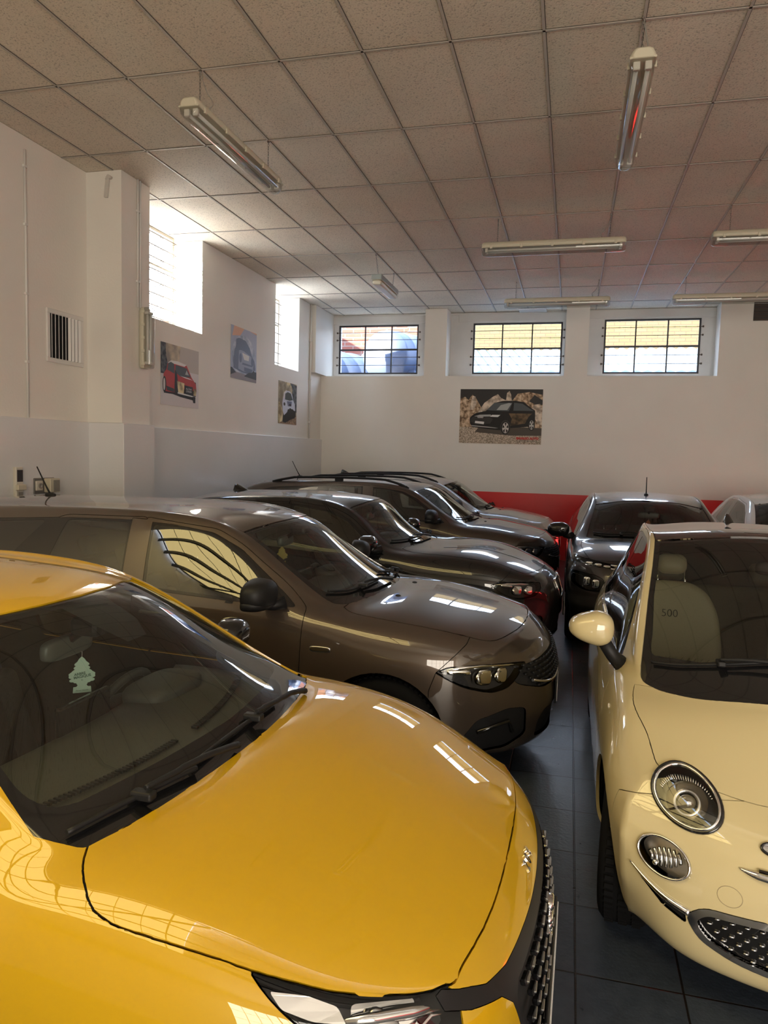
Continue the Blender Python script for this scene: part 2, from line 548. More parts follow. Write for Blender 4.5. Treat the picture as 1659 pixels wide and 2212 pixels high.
# unseen glowing panel in a steel grid, added to brighten ceiling and walls
m, N, L = new_mat('fill_light_sheet')
_o = N.new('ShaderNodeOutputMaterial'); _e = N.new('ShaderNodeEmission'); _e.inputs[0].default_value = (1.0, .90, .76, 1); _e.inputs[1].default_value = 7.6
L.new(_e.outputs[0], _o.inputs[0]); M_FILL = m
fr = MB()
for k in range(9):
    x = GX0 + (GX1 - GX0) * k / 8
    r = .03 if k in (0, 4, 8) else .007
    fr.box((x - r, YR - .06, GZ0), (x + r, YR + .01, GZ1))
for k in range(5):
    z = GZ0 + (GZ1 - GZ0) * k / 4
    r = .03 if k in (0, 4) else .006
    fr.box((GX0, YR - .055, z - r), (GX1, YR + .02, z + r))
w = struct(fr.build('window_6', M_FRAME))
g = MB(); g.quad((GX1, YR - .1, GZ0), (GX0, YR - .1, GZ0), (GX0, YR - .1, GZ1), (GX1, YR - .1, GZ1)); g.build('pane', M_FILL, w, fix=False)  # glowing sheet of the added fill light

# lean-to roof behind the camera: corrugated translucent sheets on steel purlins
m, N, L = new_mat('roof_sheet')
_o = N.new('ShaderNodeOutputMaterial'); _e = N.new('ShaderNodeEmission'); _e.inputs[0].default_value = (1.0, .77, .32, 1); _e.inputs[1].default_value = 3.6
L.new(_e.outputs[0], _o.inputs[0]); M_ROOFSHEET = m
def rz(y): return 4.74 + (YC - y) * .17
RY, RX0, RX1 = -1.0, -4.7, -.9
mb = MB(); nn_ = 90; xs_ = [RX0 + (RX1 - RX0) * i / nn_ for i in range(nn_ + 1)]
for i in range(nn_):
    xa, xb = xs_[i], xs_[i + 1]; ha, hb = .025 * math.cos(xa * 2 * PI / .43), .025 * math.cos(xb * 2 * PI / .43)
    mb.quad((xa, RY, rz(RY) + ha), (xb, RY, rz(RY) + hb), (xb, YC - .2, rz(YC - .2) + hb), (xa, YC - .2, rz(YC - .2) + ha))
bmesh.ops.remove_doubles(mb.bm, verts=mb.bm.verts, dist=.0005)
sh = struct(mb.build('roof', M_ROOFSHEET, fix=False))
mb = MB()
for k in range(5):
    y = YC - .25 - (YC - .3 - RY) * k / 4; mb.box((XL, y - .025, rz(y) - .12), (XR, y + .025, rz(y) - .03))
for k in range(9):
    x = RX0 + .43 * k
    mb.tube([(x, RY, rz(RY) - .03), (x, YC - .2, rz(YC - .2) - .03)], .016 if k % 4 == 0 else .007, 5)
mb.tube([(RX0, RY + .2, rz(RY + .2) - .15), (-.6, 1.6, rz(1.6) - .15)], .04, 8)
mb.build('purlin', M_FRAME, sh)
mb = MB()
mb.box((XL - .5, YR - .3, rz(RY) - .02), (XR + .3, RY, rz(RY) + .1)); mb.box((XL - .5, YC - .2, ZC), (XR + .3, YC, rz(YC) + .3)); mb.box((XL - .5, YR - .3, ZC), (XR + .3, YR, 5.8))
mb.box((XL - .5, YR - .3, ZC), (XL, YC, 5.8)); mb.box((XR, YR - .3, ZC), (XR + .3, YC, 5.8))
mb.box((RX1, RY, rz(RY)), (XR + .3, YC - .2, rz(RY) + .1)); mb.box((XL, RY, rz(RY)), (RX0, YC - .2, rz(RY) + .1))
struct(mb.build('trim_8', M_WALL))

# ------------------------------------------------------------------ outdoors
def brick_mat(name, c1, c2, mortar, sc=1.0, bw_=.24, rh=.075):
    m, N, L = new_mat(name)
    o = N.new('ShaderNodeOutputMaterial'); p = N.new('ShaderNodeBsdfPrincipled'); p.inputs['Roughness'].default_value = .9
    tc = N.new('ShaderNodeTexCoord'); sp = N.new('ShaderNodeSeparateXYZ'); cb = N.new('ShaderNodeCombineXYZ'); ad = N.new('ShaderNodeMath')
    b = N.new('ShaderNodeTexBrick')
    L.new(tc.outputs['Object'], sp.inputs[0]); L.new(sp.outputs[0], ad.inputs[0]); L.new(sp.outputs[1], ad.inputs[1])
    L.new(ad.outputs[0], cb.inputs[0]); L.new(sp.outputs[2], cb.inputs[1]); L.new(cb.outputs[0], b.inputs['Vector'])
    b.inputs['Color1'].default_value = (*c1, 1); b.inputs['Color2'].default_value = (*c2, 1); b.inputs['Mortar'].default_value = (*mortar, 1)
    b.inputs['Scale'].default_value = sc; b.inputs['Brick Width'].default_value = bw_; b.inputs['Row Height'].default_value = rh; b.inputs['Mortar Size'].default_value = .012
    L.new(b.outputs['Color'], p.inputs['Base Color']); L.new(p.outputs[0], o.inputs[0])
    return m
M_YBRICK = brick_mat('ochre_brick', (.080, .056, .017), (.065, .043, .012), (.03, .02, .01))
M_RBRICK = brick_mat('red_brick', (.10, .026, .017), (.08, .019, .013), (.11, .09, .085), 1.0, .5, .12)
mb = MB(); mb.box((-3.3, 18.0, -1), (9, 18.4, 5.12)); tag(mb.build('brick_building', M_YBRICK), 'sunlit ochre brick building outside behind the two right-hand windows', 'building')
mb = MB(); mb.box((-16, 20.5, -1), (-4.05, 21, 5.75)); mb.box((-4.6, 20.3, -1), (-4.3, 20.5, 5.75)); tag(mb.build('brick_building', M_RBRICK), 'red brick building outside behind the leftmost back window', 'building')
mb = MB()
n = 90; pr_ = []
for i in range(n * 4 + 1):
    x = -3.2 + 9.6 * i / (n * 4); pr_.append((x, .03 * math.cos(2 * PI * i / 8)))
for i in range(len(pr_) - 1):
    (xa, ha), (xb, hb) = pr_[i], pr_[i + 1]
    f = mb.bm.faces.new([mb.bm.verts.new(Vector(p)) for p in ((xa, 15.0, 3.35 + ha), (xb, 15.0, 3.35 + hb), (xb - .9, 17.95, 4.42 + hb), (xa - .9, 17.95, 4.42 + ha))]); f.smooth = True
bmesh.ops.remove_doubles(mb.bm, verts=mb.bm.verts, dist=.0005)
mb.box((-3.2, 15.0, -1), (6.2, 17.9, 3.3))
tag(mb.build('corrugated_roof', principled('fibre_cement', (.085, .125, .185), .6)), 'low corrugated roof outside in front of the ochre brick building', 'roof')
M_TANK = principled('blue_tank', (.024, .038, .08), .6)
for k, (x, y, r, z) in enumerate(((-5.6, 16.9, .75, 3.5), (-4.75, 19.0, .42, 4.1), (-3.75, 16.4, .55, 4.0))):
    mb = MB()
    mb.lathe([(-1.0, 0), (-1.0, r * .97), (-.9, r), (-.6, r), (-.58, r * 1.03), (-.54, r * 1.03), (-.52, r), (0, r), (.02, r * 1.03), (.06, r * 1.03), (.08, r), (.55, r), (.57, r * 1.03), (.61, r * 1.03), (.63, r), (.9, r), (1.0, r * .97), (1.0, 0)], (x, y, z), (.25, 1, .05), 40)
    mb.box((x - r * .7, y - .8, -1), (x + r * .7, y + .8, z - r * .6))
    tag(mb.build('storage_tank', M_TANK), ['low ribbed dark tank outside at the left of the leftmost back window', 'round dark tank outside in the middle of the leftmost back window', 'largest dark tank outside at the right of the leftmost back window'][k], 'tank', 'tanks behind the building')
mb = MB(); mb.box((-9.4, 7.0, -1), (-8.9, 9.7, 7.2)); struct(mb.build('wall_sun_block', M_RBRICK))  # unseen brick block added to keep sun off the far left window
mb = MB(); mb.box((-9.2, 15.45, -1), (-8.8, 19.6, 6.4)); struct(mb.build('wall_shade_block', M_RBRICK))  # brick block added to cast shade on the roof and walls outdoors

# ------------------------------------------------------------------ light
w = bpy.data.worlds.new('sky'); SC.world = w; w.use_nodes = True
N, L = w.node_tree.nodes, w.node_tree.links
N.clear()
wo = N.new('ShaderNodeOutputWorld'); bg = N.new('ShaderNodeBackground')
tc = N.new('ShaderNodeTexCoord'); sp = N.new('ShaderNodeSeparateXYZ'); cr = N.new('ShaderNodeValToRGB')
L.new(tc.outputs['Generated'], sp.inputs[0]); L.new(sp.outputs[2], cr.inputs[0])
cr.color_ramp.elements[0].position = 0; cr.color_ramp.elements[0].color = (.95, .97, 1.0, 1)
cr.color_ramp.elements[1].position = .6; cr.color_ramp.elements[1].color = (.55, .72, 1.0, 1)
L.new(cr.outputs[0], bg.inputs[0]); bg.inputs[1].default_value = 8.0
L.new(bg.outputs[0], wo.inputs[0])
su = bpy.data.lights.new('sun', 'SUN'); su.energy = 60; su.angle = .012; su.color = (1, .90, .72)
so = bpy.data.objects.new('sun', su); COL.objects.link(so)
so.rotation_euler = Vector((.77, .64, -.43)).to_track_quat('-Z', 'Y').to_euler()
so.location = (-20, -5, 12)
def portal(name, loc, d, sx_, sy_):
    l = bpy.data.lights.new(name, 'AREA'); l.shape = 'RECTANGLE'; l.size = sx_; l.size_y = sy_; l.cycles.is_portal = True
    o = bpy.data.objects.new(name, l); COL.objects.link(o); o.location = loc
    o.rotation_euler = Vector(d).to_track_quat('-Z', 'Z').to_euler()
for x0, x1 in ((-4.58, -2.967), (-1.905, -.252), (.484, 2.118)):
    portal('window_portal', ((x0 + x1) / 2, YO + .10, 3.89), (0, -1, 0), x1 - x0, .98)
portal('window_portal', (XO - .1, 8.03, 3.98), (1, 0, 0), 1.4, 1.18)
portal('window_portal', (XO - .1, 11.8, 3.9), (1, 0, 0), .92, 1.25)

SC.view_settings.view_transform = 'Standard'; SC.view_settings.look = 'None'
SC.view_settings.gamma = 1.0; SC.view_settings.exposure = 0.62; SC.view_settings.use_curve_mapping = False
SC.cycles.max_bounces = 8; SC.cycles.diffuse_bounces = 4; SC.cycles.glossy_bounces = 5; SC.cycles.transparent_max_bounces = 16
SC.cycles.sample_clamp_indirect = 6.0; SC.cycles.use_denoising = True
SC.cycles.caustics_reflective = False; SC.cycles.caustics_refractive = False
# ------------------------------------------------------------------ lamps
M_TUBE = principled('lamp_tube', (.82, .82, .80), .3)
M_DIFF = glass('ribbed_diffuser', (.80, .80, .78), 1.5)
M_TRAY = principled('lamp_tray', (.62, .60, .55), .4)
M_CHAIN = principled('chain_steel', (.22, .20, .18), .45, .8)

def chain(mb, a, b):
    a, b = Vector(a), Vector(b); n = max(3, int((b - a).length / .022))
    mb.box(b + Vector((-.008, -.008, -.012)), b + Vector((.008, .008, .006)))
    for i in range(n):
        p = a + (b - a) * (i + .5) / n; h = .015
        s = Vector((.006, 0, 0)) if i % 2 else Vector((0, .006, 0))
        ring = [p + s * math.cos(t) + Vector((0, 0, h * math.sin(t))) for t in (2 * PI * q / 8 for q in range(8))]
        mb.tube(ring, .0016, 4, closed=True)

def batten(x, y, z, length, rz, label, group='twin tube lamps hanging from the ceiling', chains=True, w=.075, cable=True, clear=True):
    """sealed twin-tube lamp along its local Y, hung on two chains"""
    t = tag(empty('tube_lamp', (x, y, z), rz), label, 'ceiling lamp', group)
    h = length / 2
    b = MB()
    sec = [(-w, -.005), (-w, .022), (-w * .8, .05), (-w * .55, .062), (w * .55, .062), (w * .8, .05), (w, .022), (w, -.005)]
    ends = [(-h, .7), (-h + .012, .9), (-h + .04, 1), (h - .04, 1), (h - .012, .9), (h, .7)]
    rings = [[b.bm.verts.new(Vector((px * s, yy, pz * (s if pz > 0 else 1)))) for px, pz in sec] for yy, s in ends]
    for i in range(len(rings) - 1):
        for j in range(len(sec)):
            f = b.bm.faces.new((rings[i][j], rings[i][(j + 1) % 8], rings[i + 1][(j + 1) % 8], rings[i + 1][j])); f.smooth = True
    b.bm.faces.new(rings[0]); b.bm.faces.new(rings[-1][::-1])
    b.build('body', M_CREAM, t)
    r = MB(); r.box((-w * 1.04, -h * .995, -.010), (w * 1.04, h * .995, .004), .004, 1)
    for k in range(5):
        yy = -h * .86 + 2 * h * .86 * k / 4
        for s in (-1, 1):
            r.box((s * w * 1.03 - .008, yy - .014, -.022), (s * w * 1.03 + .008, yy + .014, .016), .003, 1)
    r.build('clip_rim', M_CREAM, t)
    q = MB(); q.box((-w * .82, -h + .05, -.008), (w * .82, h - .05, -.004)); q.build('reflector', M_TRAY, t)
    for s in (-1, 1):
        u = MB(); u.tube([(s * w * .45, -h + .07, -.034), (s * w * .45, h - .07, -.034)], .013, 12); u.build('tube', M_TUBE, t)
        for e in (-1, 1):
            c = MB(); c.box((s * w * .45 - .02, e * (h - .055) - .014, -.055), (s * w * .45 + .02, e * (h - .055) + .014, -.006), .004, 1); c.build('lamp_holder', principled('lamp_holder_white', (.75, .73, .68), .4), t)
    # clear bowl
    d = MB(); n = 16
    rings = []
    for yy, s in [(-h, .80), (-h + .012, .93), (-h + .05, 1), (h - .05, 1), (h - .012, .93), (h, .80)]:
        rings.append([d.bm.verts.new(Vector((-w * s * math.cos(PI * j / n), yy, -.008 - .085 * s * math.sin(PI * j / n) ** .8))) for j in range(n + 1)])
    for i in range(len(rings) - 1):
        for j in range(n):
            f = d.bm.faces.new((rings[i][j], rings[i + 1][j], rings[i + 1][j + 1], rings[i][j + 1])); f.smooth = True
    d.bm.faces.new(rings[0][::-1]); d.bm.faces.new(rings[-1])
    d.build('diffuser', M_DIFF, t)
    if chains:
        for s in (-1, 1):
            c = MB(); chain(c, (0, s * h * .78, .06), (0, s * h * .78, ZC - z)); c.build('chain', M_CHAIN, t)
        if cable:
            c = MB()
            p = [(0.02, -h * .70, .06), (.055, -h * .66, .12), (.03, -h * .74, (ZC - z) * .6), (.0, -h * .785, ZC - z)]
            c.tube(spline(p, 5), .004, 6); c.build('cable', principled('grey_cable', (.25, .23, .2), .6), t)
    return t

batten(-2.69, 5.54, 4.245, 1.56, 0, 'long clear tube lamp hanging above the left side near the pillar')
batten(.308, 5.52, 4.245, 1.58, 0, 'long clear tube lamp hanging at the upper right of the ceiling')
batten(-.31, 8.62, 4.24, 1.58, PI / 2, 'cream tube lamp hung crosswise, second row from the back, left one')
batten(-.325, 11.70, 4.245, 1.58, PI / 2, 'cream tube lamp hung crosswise above the middle back window')
batten(2.14, 8.60, 4.248, 1.58, PI / 2, 'cream tube lamp hung crosswise, cut by the right edge, above the nearer row')
batten(2.14, 11.72, 4.248, 1.58, PI / 2, 'cream tube lamp hung crosswise above the right-hand back window')

# the small emergency lamp
def emergency_lamp():
    t = tag(empty('emergency_lamp', (-2.70, 10.38, 4.25)), 'small grey and cream emergency lamp hanging before the leftmost back window', 'ceiling lamp')
    b = MB(); b.box((-.075, -.50, -.01), (.075, .50, .065), .012, 2); b.build('body', M_GREYP, t)
    b = MB(); b.box((-.072, -.495, -.012), (.072, .495, .006), .004, 1); b.build('rim', M_CREAM, t)
    d = MB(); d.box((-.068, -.49, -.075), (.068, .49, -.012), .03, 3)
    d.build('diffuser', principled('milky_cover', (.68, .64, .52), .25), t)
    for ya, yb in ((-.40, -.55), (.42, .5)):
        c = MB(); chain(c, (0, ya, .065), (0, yb, ZC - 4.25)); c.build('chain', M_CHAIN, t)
emergency_lamp()

# the upright lamp on the pillar with its conduits
def pillar_lamp():
    t = batten(-4.345, 6.81, 2.985, .62, 0, 'small clear lamp mounted upright on the white pillar', None, chains=False, w=.06)
    # local Y -> up, local -Z (bowl) -> into the room
    t.rotation_euler = Matrix(((0, 0, -1), (1, 0, 0), (0, -1, 0))).transposed().to_euler()
    m = Matrix.Identity(3); m.col[0] = Vector((0, 1, 0)); m.col[1] = Vector((0, 0, 1)); m.col[2] = Vector((-1, 0, 0))
    # right-handed: x=(0,1,0) y=(0,0,1) z=(1,0,0) -> flip x
    m.col[0] = Vector((0, -1, 0))
    t.rotation_euler = m.to_euler()
    t.location = (-4.32, 6.82, 2.985)
    return t
pillar_lamp()
mb = MB()
for dy in (-.022, .022):
    mb.tube([(-4.372, 6.775 + dy, 3.29), (-4.372, 6.775 + dy, ZC)], .010, 8)
for z in (3.55, 4.25):
    mb.box((-4.386, 6.735, z - .012), (-4.366, 6.815, z + .012), .003, 1)
tag(mb.build('conduit', M_CONDUIT), 'pair of pale conduits running up the pillar above its lamp', 'pipe')
mb = MB(); mb.tube([(XL + .012, 5.63, 2.1), (XL + .012, 5.63, ZC - .12)], .011, 8)
for z in (2.6, 3.2, 3.8, 4.3): mb.box((XL, 5.61, z - .012), (XL + .026, 5.65, z + .012), .003, 1)
tag(mb.build('conduit', M_CONDUIT), 'thin white conduit on the left wall beside the vent grille', 'pipe')
mb = MB(); mb.tube([(XL + .02, 12.93, 2.1), (XL + .02, 12.93, ZC)], .016, 8)
for z in (2.4, 3.2, 3.9): mb.box((XL, 12.905, z - .015), (XL + .04, 12.955, z + .015), .003, 1)
tag(mb.build('conduit', M_CONDUIT), 'white conduit in the far left corner of the room', 'pipe')
# bracket left on the pillar
mb = MB(); mb.box((-4.555, 6.462, 4.30), (-4.515, 6.49, 4.50), .004, 1, Matrix.Rotation(.12, 3, 'Y')); mb.tube([(-4.50, 6.49, 4.49), (-4.50, 6.44, 4.49)], .018, 8); mb.tube([(-4.535, 6.49, 4.47), (-4.535, 6.45, 4.47)], .006, 6)
tag(mb.build('wall_bracket', principled('pale_metal', (.60, .57, .52), .4)), 'small pale metal bracket high on the pillar front', 'bracket')

# vent grille
def vent():
    t = tag(empty('vent_grille', (XL, 6.15, 2.885)), 'white framed vent grille with upright slats in the left wall', 'vent')
    y0, y1, z0, z1 = -.262, .262, -.247, .247
    f = MB(); b = .042
    for a, c in (((0, y0, z0), (.018, y1, z0 + b)), ((0, y0, z1 - b), (.018, y1, z1)), ((0, y0, z0 + b), (.018, y0 + b, z1 - b)), ((0, y1 - b, z0 + b), (.018, y1, z1 - b))):
        f.box(a, c, .004, 1)
    f.build('frame', M_CONDUIT, t)
    k = MB(); k.box((.001, y0 + b * .8, z0 + b * .8), (.004, y1 - b * .8, z1 - b * .8)); k.build('backing', M_BLACK, t)
    n = 9
    for i in range(n):
        y = y0 + b + (y1 - y0 - 2 * b) * (i + .5) / n
        s = MB()
        if i < 5:
            s.box((.0, y - .0025, z0 + b), (.026, y + .0025, z1 - b), 0, 1, Matrix.Rotation(-.90, 3, 'Z'))
        else:
            s.box((.004, y - .0035, z0 + b), (.03, y + .0035, z1 - b), 0, 1, Matrix.Rotation(.75, 3, 'Z'))
        s.build('slat', M_CONDUIT, t)
vent()

# entry phone and sockets on the lower left wall
def wall_units():
    X = XL + .035
    t = tag(empty('fuse_panel', (X, 5.45, 1.34)), 'narrow white control panel with a dark window low on the left wall', 'panel')
    m = principled('old_white_plastic', (.62, .58, .50), .4)
    b = MB(); b.box((0, -.045, 0), (.035, .045, .32), .006, 1); b.build('case', m, t)
    b = MB(); b.box((.034, -.034, .19), (.039, .036, .295), .002, 1); b.build('display', principled('dark_screen', (.03, .03, .035), .15), t)
    b = MB(); b.box((.03, -.05, .115), (.062, .055, .165), .006, 1); b.build('cover', principled('cream_cover', (.60, .54, .42), .4), t)
    b = MB(); b.box((.034, -.02, .0), (.038, .035, .10), .002, 1); b.build('label_plate', principled('dull_plate', (.25, .23, .2), .5), t)
    t = tag(empty('power_socket', (X, 5.79, 1.41)), 'open grey socket box low on the left wall beside the control panel', 'socket')
    b = MB(); b.box((.0, -.135, 0), (.012, .135, .145), .004, 1); b.build('back_plate', principled('dark_plate', (.16, .15, .14), .5), t)
    b = MB(); b.box((.012, -.125, .03), (.03, -.04, .12), .004, 1); b.build('outlet', m, t)
    b = MB(); b.lathe([(0, .001), (0, .026), (.006, .026), (.006, .018), (.001, .018), (.001, 0)], (.03, -.075, .075), (1, 0, 0), 20); b.build('outlet_ring', principled('ring_grey', (.3, .29, .27), .5), t)
    b = MB(); b.box((.012, -.01, .01), (.085, .125, .14), .006, 1); b.build('housing', principled('cream_cover', (.60, .54, .42), .4), t)
    b = MB(); b.box((.085, .03, .02), (.09, .115, .125), .003, 1); b.build('lid', principled('dull_plate', (.25, .23, .2), .5), t)
wall_units()

# dark louvre box high on the back wall, cut by the right edge
t = tag(empty('vent_duct', (3.1, YB, 4.39)), 'dark vent opening high on the back wall at the right edge', 'vent')
b = MB(); b.box((-.24, -.012, -.15), (.30, .0, .155)); b.build('opening', principled('vent_dark', (.05, .04, .035), .7), t)
b = MB()
for k in range(5): b.box((-.24, -.03, -.14 + k * .06), (.30, -.012, -.13 + k * .06), 0, 1, Matrix.Rotation(.5, 3, 'X'))
b.build('louvre', principled('vent_bronze', (.10, .07, .055), .5), t)
mb = MB(); mb.box((-3.1, YO - .03, 4.515), (-.62, YO - .0, ZC - .01), .003, 1); mb.box((-1.05, YO - .3, 4.535), (-.55, YO, ZC), .003, 1)
struct(mb.build('trim_7', M_REVEAL))

# ------------------------------------------------------------------ posters (flat prints: every patch of colour a thin sheet on the board)
def noise_mat(name, c1, c2, sc, rough=.3, c3=None):
    m, N, L = new_mat(name)
    o = N.new('ShaderNodeOutputMaterial'); p = N.new('ShaderNodeBsdfPrincipled'); p.inputs['Roughness'].default_value = max(rough, .45); p.inputs['Specular IOR Level'].default_value = .2
    tc = N.new('ShaderNodeTexCoord'); n = N.new('ShaderNodeTexNoise'); n.inputs['Scale'].default_value = sc; n.inputs['Detail'].default_value = 6
    cr = N.new('ShaderNodeValToRGB'); cr.color_ramp.elements[0].position = .38; cr.color_ramp.elements[1].position = .62
    cr.color_ramp.elements[0].color = (*c1, 1); cr.color_ramp.elements[1].color = (*c2, 1)
    if c3:
        e = cr.color_ramp.elements.new(.5); e.color = (*c3, 1)
    L.new(tc.outputs['Object'], n.inputs['Vector']); L.new(n.outputs['Fac'], cr.inputs[0]); L.new(cr.outputs[0], p.inputs['Base Color']); L.new(p.outputs[0], o.inputs[0])
    return m
def flat(name, col, rough=.28):
    return principled(name, col, max(rough, .42), spec=.2)

def poster(name, label, org, ux, w, h, layers, rough=.3, texts=()):
    """org = lower left corner; layers: list of (material, [(s,t)...]) in fractions of the sheet"""
    ux = Vector(ux); nz = ux.cross(Vector((0, 0, 1))) ; org = Vector(org)
    t = tag(empty(name, org), label, 'poster', 'car posters on the walls')
    up = Vector((0, 0, 1))
    b = MB(); M = frame((0, 0, 0), ux, up)
    b.box((0, 0, 0), (w, h, .006)); bmesh.ops.transform(b.bm, matrix=M, verts=b.bm.verts); b.build('board', flat('poster_board', (.5, .48, .45)), t)
    p = MB(); mats = []
    for k, (m, pts) in enumerate(layers):
        if m not in mats: mats.append(m)
        p.mi = mats.index(m); z = .0065 + .00025 * k
        p.poly([ux * (a * w) + up * (c * h) + nz * z for a, c in pts])
    z = .0068 + .00025 * len(layers)
    for (txt, size, a, c, m, kw) in texts:
        if m not in mats: mats.append(m)
        p.mi = mats.index(m)
        add_text(p, txt, size * h, frame(ux * (a * w) + up * (c * h) + nz * z, ux, up), **kw)
    p.build('print', mats, t, fix=False)
    return t
def ell(cx, cy, rx, ry, n=20, a0=0, a1=360):
    return [(cx + rx * math.cos(math.radians(a0 + (a1 - a0) * i / n)), cy + ry * math.sin(math.radians(a0 + (a1 - a0) * i / n))) for i in range(n + (0 if a1 - a0 == 360 else 1))]
FULL = [(0, 0), (1, 0), (1, 1), (0, 1)]

# big print on the back wall: a dark coupe-shaped off-roader before pale boulders
D = flat('print_dark', (.020, .018, .018)); D2 = flat('print_charcoal', (.045, .042, .040)); RK = noise_mat('print_rock', (.16, .10, .06), (.72, .55, .38), 16, .3, (.42, .29, .18))
RK2 = noise_mat('print_rock_pale', (.30, .23, .17), (.80, .68, .54), 12); GR = noise_mat('print_gravel', (.22, .17, .12), (.66, .56, .44), 60); GL = flat('print_glass', (.10, .11, .115)); HI = flat('print_glint', (.42, .42, .40))
RIM = flat('print_rim', (.55, .53, .50)); BR = noise_mat('print_body_reflection', (.05, .035, .02), (.20, .13, .07), 10); WH = flat('print_white', (.75, .74, .72)); SHD = flat('print_gravel_dark', (.09, .075, .06)); RD = flat('print_red', (.55, .06, .05))
lay = [(D2, FULL), (GR, [(0, 0), (1, 0), (1, .34), (0, .34)]),
       (RK, [(0, .30), (.2, .30), (.33, .5), (.24, .72), (.2, .82), (.15, .9), (.1, .8), (.06, .86), (0, .82)]), (RK2, [(.12, .62), (.15, .88), (.19, .86), (.2, .72), (.17, .62)]),
       (RK2, [(.2, .52), (.3, .75), (.4, .86), (.46, .91), (.5, .84), (.56, .8), (.56, .7), (.45, .6), (.35, .5)]),
       (RK2, [(.56, .78), (.57, .93), (.6, .97), (.62, .9), (.63, .8), (.66, .78), (.66, .7), (.56, .7)]), (RK, [(.64, .8), (.7, .92), (.84, .95), (1, .9), (1, .3), (.84, .3), (.84, .6)]),
       (D2, [(.84, .78), (.9, .9), (1, .8), (1, .72), (.92, .72)]), (RK2, [(.86, .62), (.9, .72), (.97, .74), (1, .66), (1, .35), (.95, .38), (.9, .5)]),
       (SHD, [(.19, .21), (.62, .155), (1, .16), (1, .30), (.6, .31), (.25, .31)]),
       (D, [(.13, .37), (.125, .46), (.15, .51), (.20, .56), (.32, .60), (.36, .66), (.44, .755), (.52, .785), (.68, .79), (.78, .765), (.87, .66), (.915, .615), (.92, .42), (.90, .35), (.84, .32), (.62, .29), (.50, .25), (.36, .265), (.16, .30)]),
       (BR, [(.62, .33), (.80, .38), (.84, .5), (.88, .56), (.6, .56), (.64, .46)]),
       (GL, [(.33, .615), (.42, .75), (.64, .755), (.60, .60), (.47, .605)]), (HI, [(.45, .62), (.50, .71), (.60, .75), (.63, .74), (.58, .62)]), (GL, [(.655, .61), (.66, .755), (.76, .74), (.85, .65), (.90, .61)]),
       (D2, [(.14, .40), (.145, .47), (.2, .51), (.37, .49), (.41, .45), (.38, .37), (.2, .35)]), (HI, [(.18, .50), (.25, .53), (.38, .535), (.4, .5), (.22, .495)]), (WH, [(.375, .495), (.40, .53), (.5, .53), (.47, .49)]),
       (WH, [(.19, .375), (.195, .415), (.305, .40), (.30, .355)]), (HI, [(.14, .335), (.36, .31), (.48, .29), (.44, .285), (.16, .315)]),
       (D2, ell(.565, .305, .062, .135)), (D, ell(.565, .295, .052, .118)), (RIM, ell(.567, .295, .040, .10)), (D, ell(.879, .355, .040, .105)), (RIM, ell(.879, .352, .028, .085))]
for cx, cy, rx, ry in ((.567, .295, .040, .10), (.879, .352, .028, .085)):
    for k in range(5):
        a = 90 + 72 * k; lay.append((D, [(cx + rx * .25 * math.cos(math.radians(a)), cy + ry * .25 * math.sin(math.radians(a)))] + ell(cx, cy, rx * .92, ry * .92, 4, a - 20, a + 20)))
for k in range(4): lay.append((WH, ell(.233 + .016 * k, .485, .011, .017, 12))); lay.append((D2, ell(.233 + .016 * k, .485, .007, .011, 12)))
poster('wall_poster', 'wide poster of a dark car before boulders, on the back wall', (-2.04, YB, 2.09), (1, 0, 0), 1.50, .995, lay,
       texts=[('SMARGO AUTO', .056, .835, .105, RD, dict(bold=.004)), ('vendita auto usate', .032, .835, .060, D, {})])

